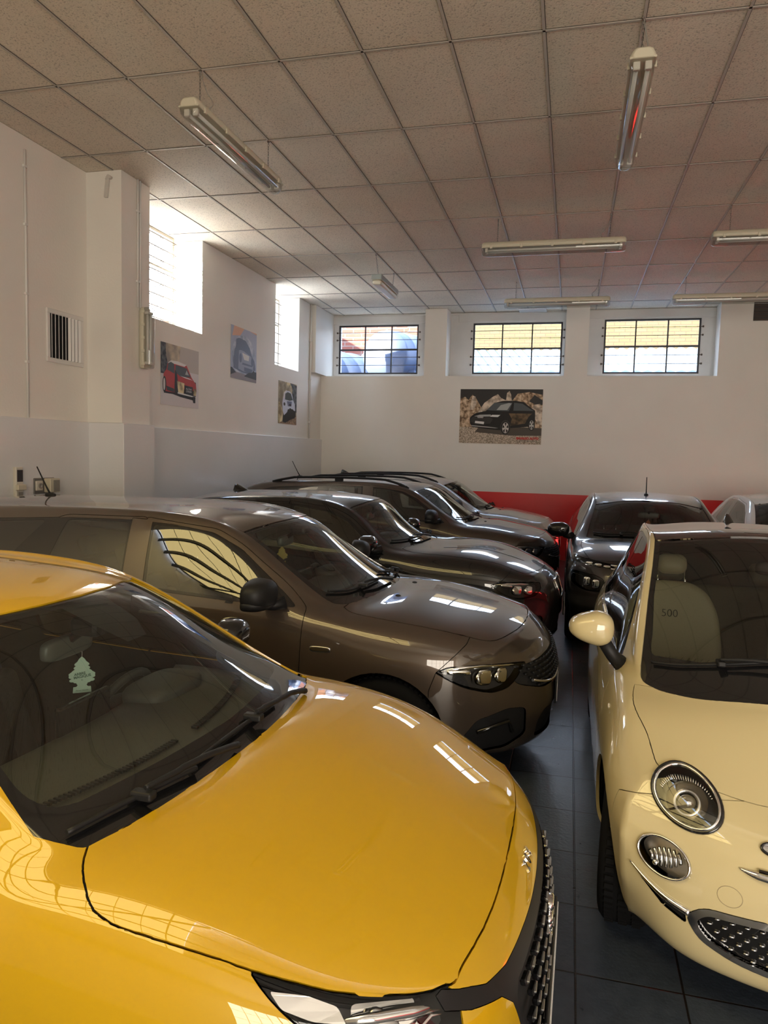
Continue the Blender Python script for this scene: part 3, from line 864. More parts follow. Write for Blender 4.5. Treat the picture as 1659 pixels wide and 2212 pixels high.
# three rally posters on the left wall (seen from the room: their left edge is the near one)
SNOW = flat('print_snow', (.66, .63, .64), .22); SKYP = noise_mat('print_dust', (.30, .26, .22), (.78, .66, .46), 3.5, .22); RED = flat('print_rally_red', (.46, .05, .045), .22); DG = flat('print_dark_glass', (.07, .08, .08), .2); TREE = noise_mat('print_trees', (.03, .035, .04), (.15, .16, .17), 14)
YEL = noise_mat('print_headlight_glow', (.22, .16, .08), (.80, .68, .40), 8)
lay = [(SNOW, FULL), (SKYP, [(0, .62), (.45, .66), (.55, 1), (0, 1)]), (flat('print_haze', (.50, .46, .42), .22), [(.45, .6), (1, .6), (1, 1), (.5, 1)]), (TREE, [(0, .5), (.1, .5), (.18, .66), (.13, .8), (.12, 1), (0, 1)]),
       (D, [(.08, .19), (.3, .19), (.5, .16), (.9, .13), (.94, .3), (.92, .45), (.2, .5), (.08, .42)]),
       (RED, [(.06, .33), (.07, .5), (.14, .58), (.17, .68), (.25, .73), (.42, .74), (.66, .71), (.80, .52), (.92, .42), (.94, .3), (.6, .3), (.35, .22), (.12, .22)]),
       (WH, [(.17, .68), (.25, .735), (.42, .745), (.66, .715), (.60, .68), (.36, .69)]), (DG, [(.16, .57), (.18, .68), (.25, .71), (.33, .69), (.34, .53)]), (DG, [(.36, .56), (.37, .68), (.66, .66), (.78, .52), (.5, .50)]), (HI, [(.62, .55), (.66, .63), (.72, .55)]),
       (D, [(.34, .2), (.35, .6), (.40, .56), (.42, .45), (.44, .18)]), (RED, [(.46, .49), (.60, .51), (.86, .46), (.86, .41), (.55, .42)]), (WH, [(.48, .515), (.72, .50), (.84, .475), (.62, .49)]),
       (YEL, [(.40, .42), (.60, .40), (.58, .22), (.44, .22)]), (D, [(.60, .37), (.83, .36), (.82, .2), (.62, .2)]), (YEL, [(.85, .34), (.93, .33), (.92, .22), (.85, .22)]), (WH, [(.42, .21), (.6, .2), (.93, .185), (.93, .2), (.6, .225), (.42, .235)]),
       (D2, [(.13, .31), (.33, .28), (.33, .22), (.15, .24)]), (D, ell(.085, .33, .045, .13)), (RIM, ell(.08, .33, .026, .10)), (D, [(.84, .09), (.90, .09), (.9, .2), (.82, .2)])]
poster('wall_poster', 'poster of a red and white rally car on snow, on the left wall', (XL, 7.84, 2.38), (0, 1, 0), .915, .74, lay, texts=[('Abu Dhabi', .045, .715, .315, WH, {}), ('CITROEN', .045, .715, .27, WH, {})])
BL = flat('print_misty_blue', (.42, .46, .60), .18); BD = flat('print_blue_grey', (.14, .17, .26), .18); PK = flat('print_peach', (.74, .44, .30), .18); BM = noise_mat('print_splash', (.30, .35, .48), (.62, .66, .76), 7, .18); GRD = flat('print_road', (.28, .25, .27), .2)
lay = [(BL, FULL), (PK, [(.05, .8), (.35, .85), (.5, 1), (.12, 1)]), (PK, [(.7, 1), (1, .97), (1, 1)]), (BM, ell(.5, .45, .46, .42)), (GRD, [(0, 0), (1, 0), (1, .1), (0, .14)]), (D2, [(0, .06), (.2, .12), (.05, .2), (0, .2)]), (D2, [(.5, .08), (1, .06), (1, .22), (.7, .18)]),
       (BD, [(.1, .2), (.12, .5), (.18, .62), (.2, .76), (.3, .8), (.55, .78), (.72, .66), (.8, .52), (.92, .42), (.95, .25), (.6, .14), (.3, .16)]), (flat('print_car_blue', (.33, .37, .50), .18), [(.28, .2), (.3, .56), (.42, .58), (.78, .50), (.88, .4), (.86, .2), (.5, .17)]),
       (BD, [(.3, .58), (.33, .68), (.66, .66), (.76, .54)]), (WH, [(.42, .53), (.70, .50), (.68, .40), (.5, .40)]), (BD, ell(.36, .42, .05, .09)), (BD, ell(.82, .40, .05, .09)), (BD, [(.44, .34), (.8, .33), (.82, .3), (.42, .3)]), (BD, [(.5, .26), (.84, .25), (.8, .18), (.5, .18)]), (BD, ell(.15, .34, .06, .14)), (D2, ell(.88, .16, .06, .07))]
poster('wall_poster', 'pale blue poster of a rally car in spray, between the two left windows', (XL, 9.68, 2.89), (0, 1, 0), .88, .75, lay)
OL = noise_mat('print_olive_dust', (.22, .18, .12), (.62, .53, .36), 4, .22); GD = noise_mat('print_earth', (.16, .10, .06), (.44, .29, .18), 18, .25)
CW = flat('print_car_pale', (.60, .64, .74), .2)
lay = [(OL, FULL), (TREE, [(.62, 1), (1, .97), (1, .3), (.85, .35), (.72, .7), (.76, .85)]), (YEL, [(.3, 1), (.62, 1), (.7, .9), (.5, .92)]), (GD, [(0, 0), (1, 0), (1, .24), (.5, .1), (.2, .05)]),
       (D, [(.22, .05), (.36, .02), (.95, .2), (.95, .5), (.3, .4), (.26, .3)]), (CW, [(.22, .32), (.2, .5), (.24, .62), (.28, .74), (.4, .8), (.6, .8), (.72, .74), (.8, .6), (.9, .5), (.92, .34), (.78, .36), (.62, .4), (.45, .28), (.3, .2)]),
       (DG, [(.34, .58), (.35, .72), (.48, .77), (.66, .75), (.78, .60), (.6, .57)]), (WH, [(.26, .6), (.29, .75), (.4, .81), (.42, .79), (.33, .72), (.31, .6)]), (BD, [(.44, .55), (.72, .56), (.70, .44), (.5, .43)]), (D, ell(.62, .47, .05, .03)), (D, [(.5, .36), (.78, .38), (.9, .3), (.9, .16), (.55, .1), (.42, .2)]), (D2, ell(.31, .47, .05, .04)), (YEL, [(0, 0), (.18, .05), (.22, .3), (.05, .5), (0, .5)])]
poster('wall_poster', 'dark poster of a white rally car on a dirt road, below the far left window', (XL, 11.46, 2.32), (0, 1, 0), .83, .71, lay)
# ------------------------------------------------------------------ car body: control cage -> smooth surface -> cut into panels
# a station is ten (u, v, w) points from the sill up to the middle of the roof or bonnet:
# u = distance behind the nose, v = half width, w = height
def make_cage(st, cap, tail_bulge=.10):
    """st: stations nose->tail, each 10 points r1..r10; cap: five levels r1..r5 of the four inner nose columns r7..r10"""
    V, F = [], []
    idx = {}
    def add(key, p):
        if key not in idx:
            idx[key] = len(V); V.append((-p[0], p[1], p[2]))
        return idx[key]
    n = len(st)
    def under(i):
        r1 = st[i][0]
        return [(r1[0], r1[1] * q, r1[2]) for q in (.76, .52, .26, 0)]
    for side in (1, -1):
        def key(i, j, side=side):       # j: -4..-1 underside (outer->centre reversed), 1..10
            c = (j in (10, -4))
            return (i, j, 0 if c else side)
        for i in range(n):
            us = cap[0] if i == 0 else under(i)
            for k, p in enumerate(us):
                add(key(i, -1 - k), (p[0], p[1] * side, p[2]))
            for j in range(10):
                p = st[i][j]; add(key(i, j + 1), (p[0], p[1] * side, p[2]))
        ring = [-4, -3, -2, -1] + list(range(1, 11))
        for i in range(n - 1):
            for a, b in zip(ring[:-1], ring[1:]):
                q = [idx[key(i, a)], idx[key(i + 1, a)], idx[key(i + 1, b)], idx[key(i, b)]]
                F.append(q if side == 1 else q[::-1])
        # nose cap
        def ck(l, c):                   # level 1..6, column 6..10
            if l == 6: return idx[key(0, c)]
            if c == 6: return idx[key(0, l)]
            if l == 1: return idx[key(0, -1 - (c - 7))]
            p = cap[l - 1][c - 7]
            return add(('n', l, c, 0 if c == 10 else side), (p[0], p[1] * side, p[2]))
        for l in range(1, 6):
            for c in range(6, 10):
                q = [ck(l, c), ck(l + 1, c), ck(l + 1, c + 1), ck(l, c + 1)]
                F.append(q[::-1] if side == 1 else q)
        # tail cap
        m = n - 1
        def tk(l, c):
            if l == 6: return idx[key(m, c)]
            if c == 6: return idx[key(m, l)]
            if l == 1: return idx[key(m, -1 - (c - 7))]
            t = (10 - c) / 4
            r = st[m][l - 1]; top = st[m][c - 1]
            return add(('t', l, c, 0 if c == 10 else side), (max(r[0], top[0]) + tail_bulge * (1 - t * t) * (1.2 if l < 4 else .8), top[1] * side, r[2]))
        for l in range(1, 6):
            for c in range(6, 10):
                q = [tk(l, c), tk(l, c + 1), tk(l + 1, c + 1), tk(l + 1, c)]
                F.append(q[::-1] if side == 1 else q)
    return V, F, idx

def subdivide(V, F, level, creases=None):
    me = bpy.data.meshes.new('cage'); me.from_pydata(V, [], F); me.update()
    if creases:
        a = me.attributes.new('crease_edge', 'FLOAT', 'EDGE')
        for e in me.edges:
            k = tuple(sorted(e.vertices))
            if k in creases:
                a.data[e.index].value = creases[k]
    o = bpy.data.objects.new('cage', me); COL.objects.link(o)
    md = o.modifiers.new('s', 'SUBSURF'); md.levels = level; md.render_levels = level; md.use_limit_surface = True
    dg = bpy.context.evaluated_depsgraph_get()
    r = bpy.data.meshes.new_from_object(o.evaluated_get(dg))
    bpy.data.objects.remove(o); bpy.data.meshes.remove(me)
    return r

def smooth_body(V, F, level=3, iters=3, creases=None):
    """move the cage until the smooth surface passes (nearly) through the given points"""
    T = np.array(V); C = T.copy(); n = len(V)
    for _ in range(iters):
        m = subdivide([tuple(p) for p in C], F, 1, creases)
        co = np.zeros(len(m.vertices) * 3); m.vertices.foreach_get('co', co); bpy.data.meshes.remove(m)
        C += .75 * (T - co.reshape(-1, 3)[:n])
    return subdivide([tuple(p) for p in C], F, level, creases)

AX = {'top': (0, 1, 2), 'side': (0, 2, 1), 'front': (1, 2, 0)}

def in_poly(x, y, P):
    c = False; n = len(P); j = n - 1
    for i in range(n):
        xi, yi = P[i]; xj, yj = P[j]
        if (yi > y) != (yj > y) and x < (xj - xi) * (y - yi) / (yj - yi) + xi:
            c = not c
        j = i
    return c

class Body:
    """smooth body surface in local axes: x = -u (nose at 0, tail at -L), y = left/right, z = up"""
    def __init__(s, st, cap, level=3, creases=None, iters=3):
        V, F, idx = make_cage(st, cap)
        cr = {}
        if creases:
            for (r, i0, i1, val) in creases:      # along row r between stations i0..i1
                for i in range(i0, i1):
                    for sd in (1, -1):
                        a = idx[(i, r, 0 if r == 10 else sd)]; b = idx[(i + 1, r, 0 if r == 10 else sd)]
                        cr[tuple(sorted((a, b)))] = val
        me = smooth_body(V, F, level, iters, cr)
        s.bm = bmesh.new(); s.bm.from_mesh(me); bpy.data.meshes.remove(me)
        bm = s.bm
        bmesh.ops.recalc_face_normals(bm, faces=bm.faces)
        for f in bm.faces:
            f.material_index = 0; f.smooth = True
        bm.normal_update()
        s.nl = bm.verts.layers.float_vector.new('nrm')
        for v in bm.verts:
            v[s.nl] = v.normal
        s.bvh = BVHTree.FromBMesh(bm)
        s.ids = {'body': 0}
    def hit(s, proj, a, b, sign=1):
        """surface point and normal; top: (x, y), side: (x, z) with sign = side, front: (y, z)"""
        if proj == 'top': o, d = Vector((a, b, 3)), Vector((0, 0, -1))
        elif proj == 'side': o, d = Vector((a, 3 * sign, b)), Vector((0, -sign, 0))
        else: o, d = Vector((3, a, b)), Vector((-1, 0, 0))
        r = s.bvh.ray_cast(o, d)
        if r[0] is None:
            r = s.bvh.find_nearest(Vector((a, 0, b)) if proj == 'side' else Vector((a, b, .8)))
        return r[0].copy(), r[1].copy()
    def cut(s, name, proj, poly, cond=None, face=.12, only=None, both=False):
        """mark everything inside poly (u-based coordinates already local) as panel `name`"""
        if both is True:
            s.cut(name, proj, poly, cond, face, only, False)
            s.cut(name, proj, poly, cond, face, only, 'neg')
            return
        bm = s.bm
        a, b, c = AX[proj]
        sg = -1 if both == 'neg' else 1
        P = [(p[0], p[1]) for p in poly]
        if both == 'neg' and proj in ('top', 'front'):
            P = [(x, -y) for x, y in P] if proj == 'top' else [(-x, y) for x, y in P]
        if name not in s.ids:
            s.ids[name] = len(s.ids)
        nid = s.ids[name]
        okid = None if only is None else {s.ids[k] for k in only if k in s.ids}
        lo = (min(p[0] for p in P), min(p[1] for p in P)); hi = (max(p[0] for p in P), max(p[1] for p in P))
        def facing(f):
            if okid is not None and f.material_index not in okid: return False
            if face is None:
                k = True
            elif proj == 'top': k = f.normal.z > face
            elif proj == 'side': k = f.normal.y * sg > face
            else: k = f.normal.x > face
            if not k: return False
            m = f.calc_center_median()
            if proj == 'side' and m.y * sg < 0: return False
            return cond is None or cond(m)
        cand = set()
        l0, l1, h0, h1 = lo[0] - .2, lo[1] - .2, hi[0] + .2, hi[1] + .2
        for f in bm.faces:
            c_ = f.calc_center_bounds(); p_ = c_[a]; q_ = c_[b]
            if p_ < l0 or p_ > h0 or q_ < l1 or q_ > h1: continue
            va = [v.co[a] for v in f.verts]; vb = [v.co[b] for v in f.verts]
            if max(va) < lo[0] or min(va) > hi[0] or max(vb) < lo[1] or min(vb) > hi[1]: continue
            if facing(f): cand.add(f)
        n = len(P)
        base = list(cand); extra = []
        if base:
            cc = np.array([(c_[a], c_[b]) for c_ in (f.calc_center_bounds() for f in base)])
            rr = np.array([max((v.co - f.verts[0].co).length for v in f.verts) for f in base])
        else:
            cc = np.zeros((0, 2)); rr = np.zeros(0)
        for i in range(n):
            x0, y0 = P[i]; x1, y1 = P[(i + 1) % n]
            dx, dy = x1 - x0, y1 - y0; L2 = dx * dx + dy * dy
            if L2 < 1e-10: continue
            l = math.sqrt(L2)
            tt = np.clip(((cc[:, 0] - x0) * dx + (cc[:, 1] - y0) * dy) / L2, 0, 1)
            near = np.nonzero(np.hypot(cc[:, 0] - x0 - tt * dx, cc[:, 1] - y0 - tt * dy) < rr)[0]
            tests = [base[q] for q in near] + extra
            hitf = []
            for f in tests:
                if not f.is_valid: continue
                pos = neg = False; tmin, tmax = 9, -9
                for v in f.verts:
                    px, py = v.co[a] - x0, v.co[b] - y0
                    d = (dx * py - dy * px) / l
                    t = (px * dx + py * dy) / L2
                    if d > 1e-5: pos = True
                    elif d < -1e-5: neg = True
                    if t < tmin: tmin = t
                    if t > tmax: tmax = t
                if pos and neg and tmax > -1e-3 and tmin < 1.001: hitf.append(f)
            if not hitf: continue
            D = lambda v: (dx * (v.co[b] - y0) - dy * (v.co[a] - x0)) / l
            for f in hitf:
                for e in list(f.edges):
                    va, vb = e.verts; da, db = D(va), D(vb)
                    if (da > 1e-5 and db < -1e-5) or (da < -1e-5 and db > 1e-5):
                        bmesh.utils.edge_split(e, va, da / (da - db))
                on = [v for v in f.verts if abs(D(v)) < 2e-5]
                if len(on) == 2 and not any(e.other_vert(on[0]) is on[1] for e in on[0].link_edges if f in e.link_faces):
                    try:
                        g, _ = bmesh.utils.face_split(f, on[0], on[1])
                    except ValueError:
                        continue
                    if g is not None:
                        f.normal_update(); g.normal_update()
                        cand.add(g); extra.append(g)
        for f in cand:
            if not f.is_valid: continue
            m = f.calc_center_median()
            if in_poly(m[a], m[b], P) and facing(f):
                f.material_index = nid
    def faces(s, name, side=0):
        if name not in s.ids: return []
        i = s.ids[name]
        return [f for f in s.bm.faces if f.material_index == i and (side == 0 or f.calc_center_median().y * side > 0)]
    def panel(s, faces, gap=0., lip=0., off=0., shift=None):
        """mesh data of these faces: shrunk by gap along the rim, folded inwards by lip, moved along the normal by off"""
        fs = set(faces); vid = {}; co = []; nr = []; poly = []; src = []
        for f in faces:
            for v in f.verts:
                if v not in vid:
                    vid[v] = len(co); n = Vector(v[s.nl]);
                    if n.length < 1e-6: n = v.normal.copy()
                    n.normalize(); co.append(v.co.copy()); nr.append(n); src.append(v)
            poly.append([vid[v] for v in f.verts])
        inward = {}; bed = []
        for f in faces:
            m = f.calc_center_median()
            for lp in f.loops:
                e = lp.edge
                if sum(1 for q in e.link_faces if q in fs) == 1:
                    va, vb = lp.vert, lp.link_loop_next.vert
                    d = f.normal.cross(vb.co - va.co)
                    if d.length > 1e-9: d.normalize()
                    bed.append((vid[va], vid[vb]))
                    for v in (va, vb): inward[vid[v]] = inward.get(vid[v], Vector()) + d
        for k, d in inward.items():
            if d.length > 1e-6:
                d.normalize(); inward[k] = d
        if gap:
            for k, d in inward.items(): co[k] = co[k] + d * gap
        if off:
            for k in range(len(co)): co[k] = co[k] + nr[k] * off
        if lip and bed:
            top, bot = {}, {}
            for k, d in inward.items():
                base = co[k]; n0 = nr[k]
                top[k] = len(co); co.append(base); nr.append((-d).normalized() if d.length > 0 else n0)
                bot[k] = len(co); co.append(base - n0 * lip); nr.append((-d).normalized() if d.length > 0 else n0)
            for a, b in bed: poly.append([top[b], top[a], bot[a], bot[b]])
        me = bpy.data.meshes.new('panel')
        sh = shift or Vector((0, 0, 0))
        me.from_pydata([tuple(c + sh) for c in co], [], poly)
        me.polygons.foreach_set('use_smooth', [True] * len(me.polygons))
        me.update()
        me.normals_split_custom_set_from_vertices([tuple(n) for n in nr])
        return me
# ------------------------------------------------------------------ shared car materials
M_RUBBER = principled('tyre_rubber', (.006, .006, .0065), .8, spec=.1)
M_TRIM = principled('black_trim', (.011, .011, .012), .5, spec=.3)
M_GLOSSB = principled('gloss_black', (.008, .008, .009), .05, coat=.5)
M_LINING = principled('cabin_lining', (.035, .034, .033), .85)
M_DASH = principled('dashboard_plastic', (.045, .044, .042), .6)
M_SEAT = principled('dark_seat_cloth', (.05, .048, .046), .9)
M_ALU = principled('alloy', (.55, .55, .56), .25, 1.0)
M_ALUD = principled('dark_alloy', (.05, .05, .055), .25, .8)
M_WS = glass('windscreen_glass', (.62, .66, .62), 1.72)
M_WSD = glass('tinted_windscreen', (.44, .46, .44), 1.72)
M_SG = glass('side_glass', (.45, .48, .45), 1.85)
M_SGD = glass('privacy_glass', (.10, .105, .10), 1.85)
M_LENS = glass('lamp_lens', (.95, .95, .95), 1.5)
M_REFL = principled('lamp_reflector', (.80, .80, .80), .08, 1.0)
M_LAMPD = principled('lamp_housing_dark', (.03, .03, .032), .2)
M_AMBER = principled('amber_lens', (.75, .22, .02), .2)
M_PLATE = principled('plate_white', (.7, .7, .68), .4)
M_MIRR = principled('mirror_glass', (.75, .78, .8), .02, 1.0)

def U(poly):
    return [(-p[0], p[1]) for p in poly]
def sym(half):
    """full outline from the half outline (u, v>=0) that starts and ends on the centre line"""
    h = [(-u, v) for u, v in half]
    return h + [(x, -v) for x, v in reversed(h) if abs(v) > 1e-6]
def symf(half):
    return list(half) + [(-v, w) for v, w in reversed(half) if abs(v) > 1e-6]

def wheel(parent, u, v, side, R, rim, width, style, k=5, mat=None):
    """wheel with tyre, rim, spokes; axis across the car"""
    t = empty('wheel', (-u, v * side, R)); t.parent = parent
    ax = (0, side, 0); w = width / 2
    b = MB(); pr = [(-w * .75, rim), (-w * .98, rim + .02), (-w, (rim + R) / 2), (-w * .93, R - .022), (-w * .75, R - .004), (-w * .3, R), (w * .3, R), (w * .75, R - .004), (w * .93, R - .022), (w, (rim + R) / 2), (w * .98, rim + .02), (w * .75, rim)]
    b.lathe(pr, (0, 0, 0), ax, 48)
    for i in range(60):         # tread blocks
        a = 2 * PI * i / 60
        c = Vector((math.cos(a), 0, math.sin(a)))
        for q in (-.5, .0, .5):
            p = c * (R + .001) + Vector((0, q * w * 1.05, 0))
            b.box(p - Vector((.009, w * .16, .005)), p + Vector((.009, w * .16, .005)), 0, 1, Matrix.Rotation(-a - PI / 2, 3, 'Y'))
    b.build('tyre', M_RUBBER, t)
    m = mat or M_ALU
    b = MB(); b.lathe([(w * .80, rim + .004), (w * .86, rim), (w * .80, rim - .012), (w * .55, rim - .02), (-w * .8, rim - .03), (-w * .8, rim)], (0, 0, 0), ax, 48)
    b.lathe([(w * .45, .0), (w * .47, .03), (w * .40, .055), (w * .1, .06)], (0, 0, 0), ax, 24)
    for i in range(k):
        a = 2 * PI * i / k + .3
        for da in ((-.13, .13) if style == 'twin' else (0,)):
            e = Vector((math.cos(a + da), 0, math.sin(a + da))); c0 = Vector((math.cos(a + da * .3), 0, math.sin(a + da * .3)))
            tw = .013 if style == 'twin' else .028
            o0 = c0 * .035 + Vector((0, side * w * .42, 0)); o1 = e * (rim - .012) + Vector((0, side * w * .66, 0))
            d = (o1 - o0); l = d.length; d.normalize(); nrm = Vector((0, side, 0)); s = d.cross(nrm).normalized(); nrm = s.cross(d)
            pts = [o0 + s * tw, o0 - s * tw, o1 - s * tw * 1.1, o1 + s * tw * 1.1]
            b.prism(pts, -nrm * .022)
    b.build('rim', m, t)
    b = MB(); b.lathe([(-w * .2, 0), (-w * .2, rim * .62), (-w * .1, rim * .62), (-w * .1, 0)], (0, 0, 0), ax, 32); b.build('brake_disc', M_STEEL, t)
    return t

def seat(parent, x, y, mat, wid=.50, hr=True, base=.30, back=.66, lean=.32, round_=False, htop=None):
    """front seat facing +x"""
    t = empty('seat', (x, y, base)); t.parent = parent
    b = MB(); b.box((-.26, -wid / 2, -.06), (.27, wid / 2, .10), .06, 4); 
    for s in (-1, 1): b.box((-.24, s * wid * .40 - .06, -.02), (.25, s * wid * .40 + .06, .15), .05, 4)
    b.build('cushion', mat, t, smooth=True)
    b = MB(); R = Matrix.Rotation(-lean, 3, 'Y')
    b.box((-.07, -wid * .46, 0), (.07, wid * .46, back), .06, 4)
    for s in (-1, 1): b.box((-.05, s * wid * .40 - .055, .02), (.11, s * wid * .40 + .055, back * .8), .05, 4)
    bmesh.ops.transform(b.bm, matrix=R.to_4x4(), verts=b.bm.verts); bmesh.ops.translate(b.bm, vec=(-.22, 0, .06), verts=b.bm.verts)
    b.build('backrest', mat, t, smooth=True)
    if hr:
        b = MB(); b.box((-.05, -.135, back + .06), (.05, .135, back + .24), .045, 4)
        bmesh.ops.transform(b.bm, matrix=R.to_4x4(), verts=b.bm.verts); bmesh.ops.translate(b.bm, vec=(-.22, 0, .06), verts=b.bm.verts)
        b.build('headrest', mat, t, smooth=True)
        b = MB()
        for s in (-1, 1): b.tube([(0, s * .07, back - .05), (0, s * .07, back + .10)], .006, 8)
        bmesh.ops.transform(b.bm, matrix=R.to_4x4(), verts=b.bm.verts); bmesh.ops.translate(b.bm, vec=(-.22, 0, .06), verts=b.bm.verts)
        b.build('headrest_post', M_CHROME, t)
    return t

def bench(parent, x, y0, mat, wid, base=.32, back=.62, heads=2):
    t = empty('rear_seat', (x, y0, base)); t.parent = parent
    b = MB(); b.box((-.25, -wid / 2, -.06), (.26, wid / 2, .11), .06, 3); b.build('cushion', mat, t, smooth=True)
    R = Matrix.Rotation(-.36, 3, 'Y')
    b = MB(); b.box((-.07, -wid / 2, 0), (.07, wid / 2, back), .05, 3)
    bmesh.ops.transform(b.bm, matrix=R.to_4x4(), verts=b.bm.verts); bmesh.ops.translate(b.bm, vec=(-.24, 0, .06), verts=b.bm.verts); b.build('backrest', mat, t, smooth=True)
    for k in range(heads):
        s = (k - (heads - 1) / 2) * (wid * .55 / max(1, heads - 1)) if heads > 1 else 0
        b = MB(); b.box((-.045, s - .11, back + .02), (.045, s + .11, back + .17), .04, 3)
        bmesh.ops.transform(b.bm, matrix=R.to_4x4(), verts=b.bm.verts); bmesh.ops.translate(b.bm, vec=(-.24, 0, .06), verts=b.bm.verts); b.build('headrest', mat, t, smooth=True)
    return t

def steering(parent, x, y, z, r=.175, tilt=.45, emblem=True):
    """wheel rim, boss with three spokes; facing the driver (-x)"""
    t = empty('steering_wheel', (x, y, z)); t.parent = parent
    ax = Vector((-math.cos(tilt), 0, math.sin(tilt))); e1 = Vector((0, 1, 0)); e2 = ax.cross(e1)
    if e2.z < 0: e2 = -e2
    b = MB(); b.tube([e1 * r * math.cos(a) + e2 * r * .96 * math.sin(a) for a in (2 * PI * i / 36 for i in range(36))], .016, 10, closed=True); b.build('wheel_rim', principled('wheel_leather', (.06, .058, .052), .45), t)
    b = MB(); b.ellipsoid((0, 0, 0), (.03, .075, .06), .7, .7)
    for a in (0, PI, -PI / 2): b.tube([(e1 * math.cos(a) + e2 * math.sin(a)) * .05, (e1 * math.cos(a) + e2 * math.sin(a)) * r], [.02, .012], 8)
    b.build('boss', M_DASH, t)
    b = MB(); b.tube([-ax * .03, -ax * .30], [.045, .06], 12); b.build('column', M_TRIM, t)
    return t

def interior(parent, c, driver=1):
    """c: dict with cowl, belt, half, header, seats (x, y), mats"""
    bx, h = c['cowl'], c['half']; z = c['belt']; m = c.get('dash', M_DASH)
    prof = [(bx - .16, z - .06), (bx + .05, z - .005), (bx + .30, z + .012), (bx + .46, z + .002), (bx + .52, z - .05), (bx + .50, z - .16), (bx + .40, z - .22), (bx + .38, z - .45), (bx + .1, z - .45), (bx - .16, z - .3)]
    b = MB(); n = 16
    rings = []
    for i in range(n + 1):
        v = -h + 2 * h * i / n; k = 1 - (v / h) ** 2
        rings.append([b.bm.verts.new(Vector((-(u + (1 - k) * c.get('bow', .16) * (1 if j < 9 else .6)), v, w - .02 * (1 - k)))) for j, (u, w) in enumerate(spline(prof, 3, True))])
    for i in range(n):
        A, B = rings[i], rings[i + 1]
        for j in range(len(A)):
            f = b.bm.faces.new((A[j], A[(j + 1) % len(A)], B[(j + 1) % len(A)], B[j])); f.smooth = True
    b.bm.faces.new(rings[0]); b.bm.faces.new(rings[-1][::-1])
    d = b.build('dashboard', m, parent)
    # instrument cowl, centre screen, defroster slots
    b = MB(); yy = driver * c['sy']
    b.ellipsoid((-(bx + .42), yy, z + .01), (.10, .17, .042), .6, .6); b.build('instrument_cowl', m, d)
    b = MB(); b.box((-(bx + .50), -.125, z - .03), (-(bx + .475), .125, z + .085), .008, 2); b.build('screen', M_GLOSSB, d)
    b = MB()
    for i in range(90):
        v = -h * .84 + 2 * h * .84 * i / 89
        u = bx + .115 + (v / h) ** 2 * c.get('bow', .16)
        if abs(v) > .05: b.box((-u - .011, v - .0035, z + .004), (-u + .011, v + .0035, z + .0115))
    b.build('defroster_vent', M_BLACK, d)
    steering(parent, -(bx + .62), yy, z - .10)
    # floor, tunnel and rear shelf
    b = MB(); b.box((-c['tail'] + .35, -h, .24), (-bx, h, .28)); b.box((-(bx + 1.6), -.13, .28), (-(bx + .2), .13, .50), .04, 2); b.build('cabin_floor', M_LINING, parent)
    for s in (1, -1):
        seat(parent, -c['seat'], s * c['sy'], c.get('smat', M_SEAT), base=c.get('sbase', .36), back=c.get('sback', .60))
    bench(parent, -c['seat'] - .82, 0, c.get('smat', M_SEAT), 2 * h * .85, base=c.get('sbase', .36) + .02, back=c.get('sback', .60) - .02)
    # inner mirror
    mx, mz = c['mir']
    t = empty('rear_view_mirror', (-mx, 0, mz)); t.parent = parent
    b = MB(); b.ellipsoid((0, 0, 0), (.022, .115, .035), .5, .5); b.build('mirror_shell', principled('mirror_shell_grey', (.10, .11, .10), .35), t)
    b = MB(); b.poly([(-.0225, y, w) for y, w in [(.1 * math.cos(a) , .027 * math.sin(a)) for a in (2 * PI * i / 24 for i in range(24))]]); b.build('mirror_glass', M_MIRR, t)
    b = MB(); b.tube([(.01, 0, .02), (.10, 0, .085)], .014, 8); b.box((.05, -.06, .05), (.16, .06, .11), .02, 2); b.build('mirror_stem', M_TRIM, t)

def side_mirror(parent, x, y, z, side, size, mat, base, low=None, low_mat=None, taper=.10):
    """door mirror: shell, glass facing the tail, stalk to the door; size = (depth, width, height)"""
    t = empty('side_mirror', (x, y * side, z)); t.parent = parent
    dx, dy, dz = size
    b = MB()
    # shell: ellipsoid flattened on its rear face
    nu, nv = 28, 16
    b.ellipsoid((0, 0, 0), (dx, dy / 2, dz / 2), .75, .75, nu, nv)
    for v in b.bm.verts:
        if v.co.x < -dx * .28: v.co.x = -dx * .28
        k = v.co.y * side / (dy / 2)
        v.co.x -= .18 * dx * (k + 1) * .5 * 1.2          # swept back towards the tip
        v.co.z *= 1 - taper * max(0, k + .3)
    b.build('mirror_shell', mat, t)
    b = MB(); b.poly([(-dx * .285 - .18 * dx * (math.cos(a) * .86 * side * side + 1) * .6 - .001, dy / 2 * .86 * math.cos(a) * side, dz / 2 * .84 * math.sin(a)) for a in (2 * PI * i / 28 for i in range(28))]); b.build('mirror_glass', M_MIRR, t)
    if low is not None:
        b = MB(); b.ellipsoid((-.005, 0, -dz * .26), (dx * .96, dy / 2 * 1.0, dz * .24), .8, .8)
        for v in b.bm.verts:
            if v.co.x < -dx * .28: v.co.x = -dx * .28
            k = v.co.y * side / (dy / 2); v.co.x -= .18 * dx * (k + 1) * .6
        b.build('mirror_skirt', low_mat or M_TRIM, t)
    b = MB()
    p0 = Vector((-.01, -side * dy * .30, -dz * .40)); p1 = Vector(base) - Vector((x, y * side, z))
    b.tube([p0, p0 * .5 + p1 * .5 + Vector((0, 0, -.012)), p1], [.030, .030, .038], 12); b.build('mirror_stalk', M_TRIM, t)
    return t

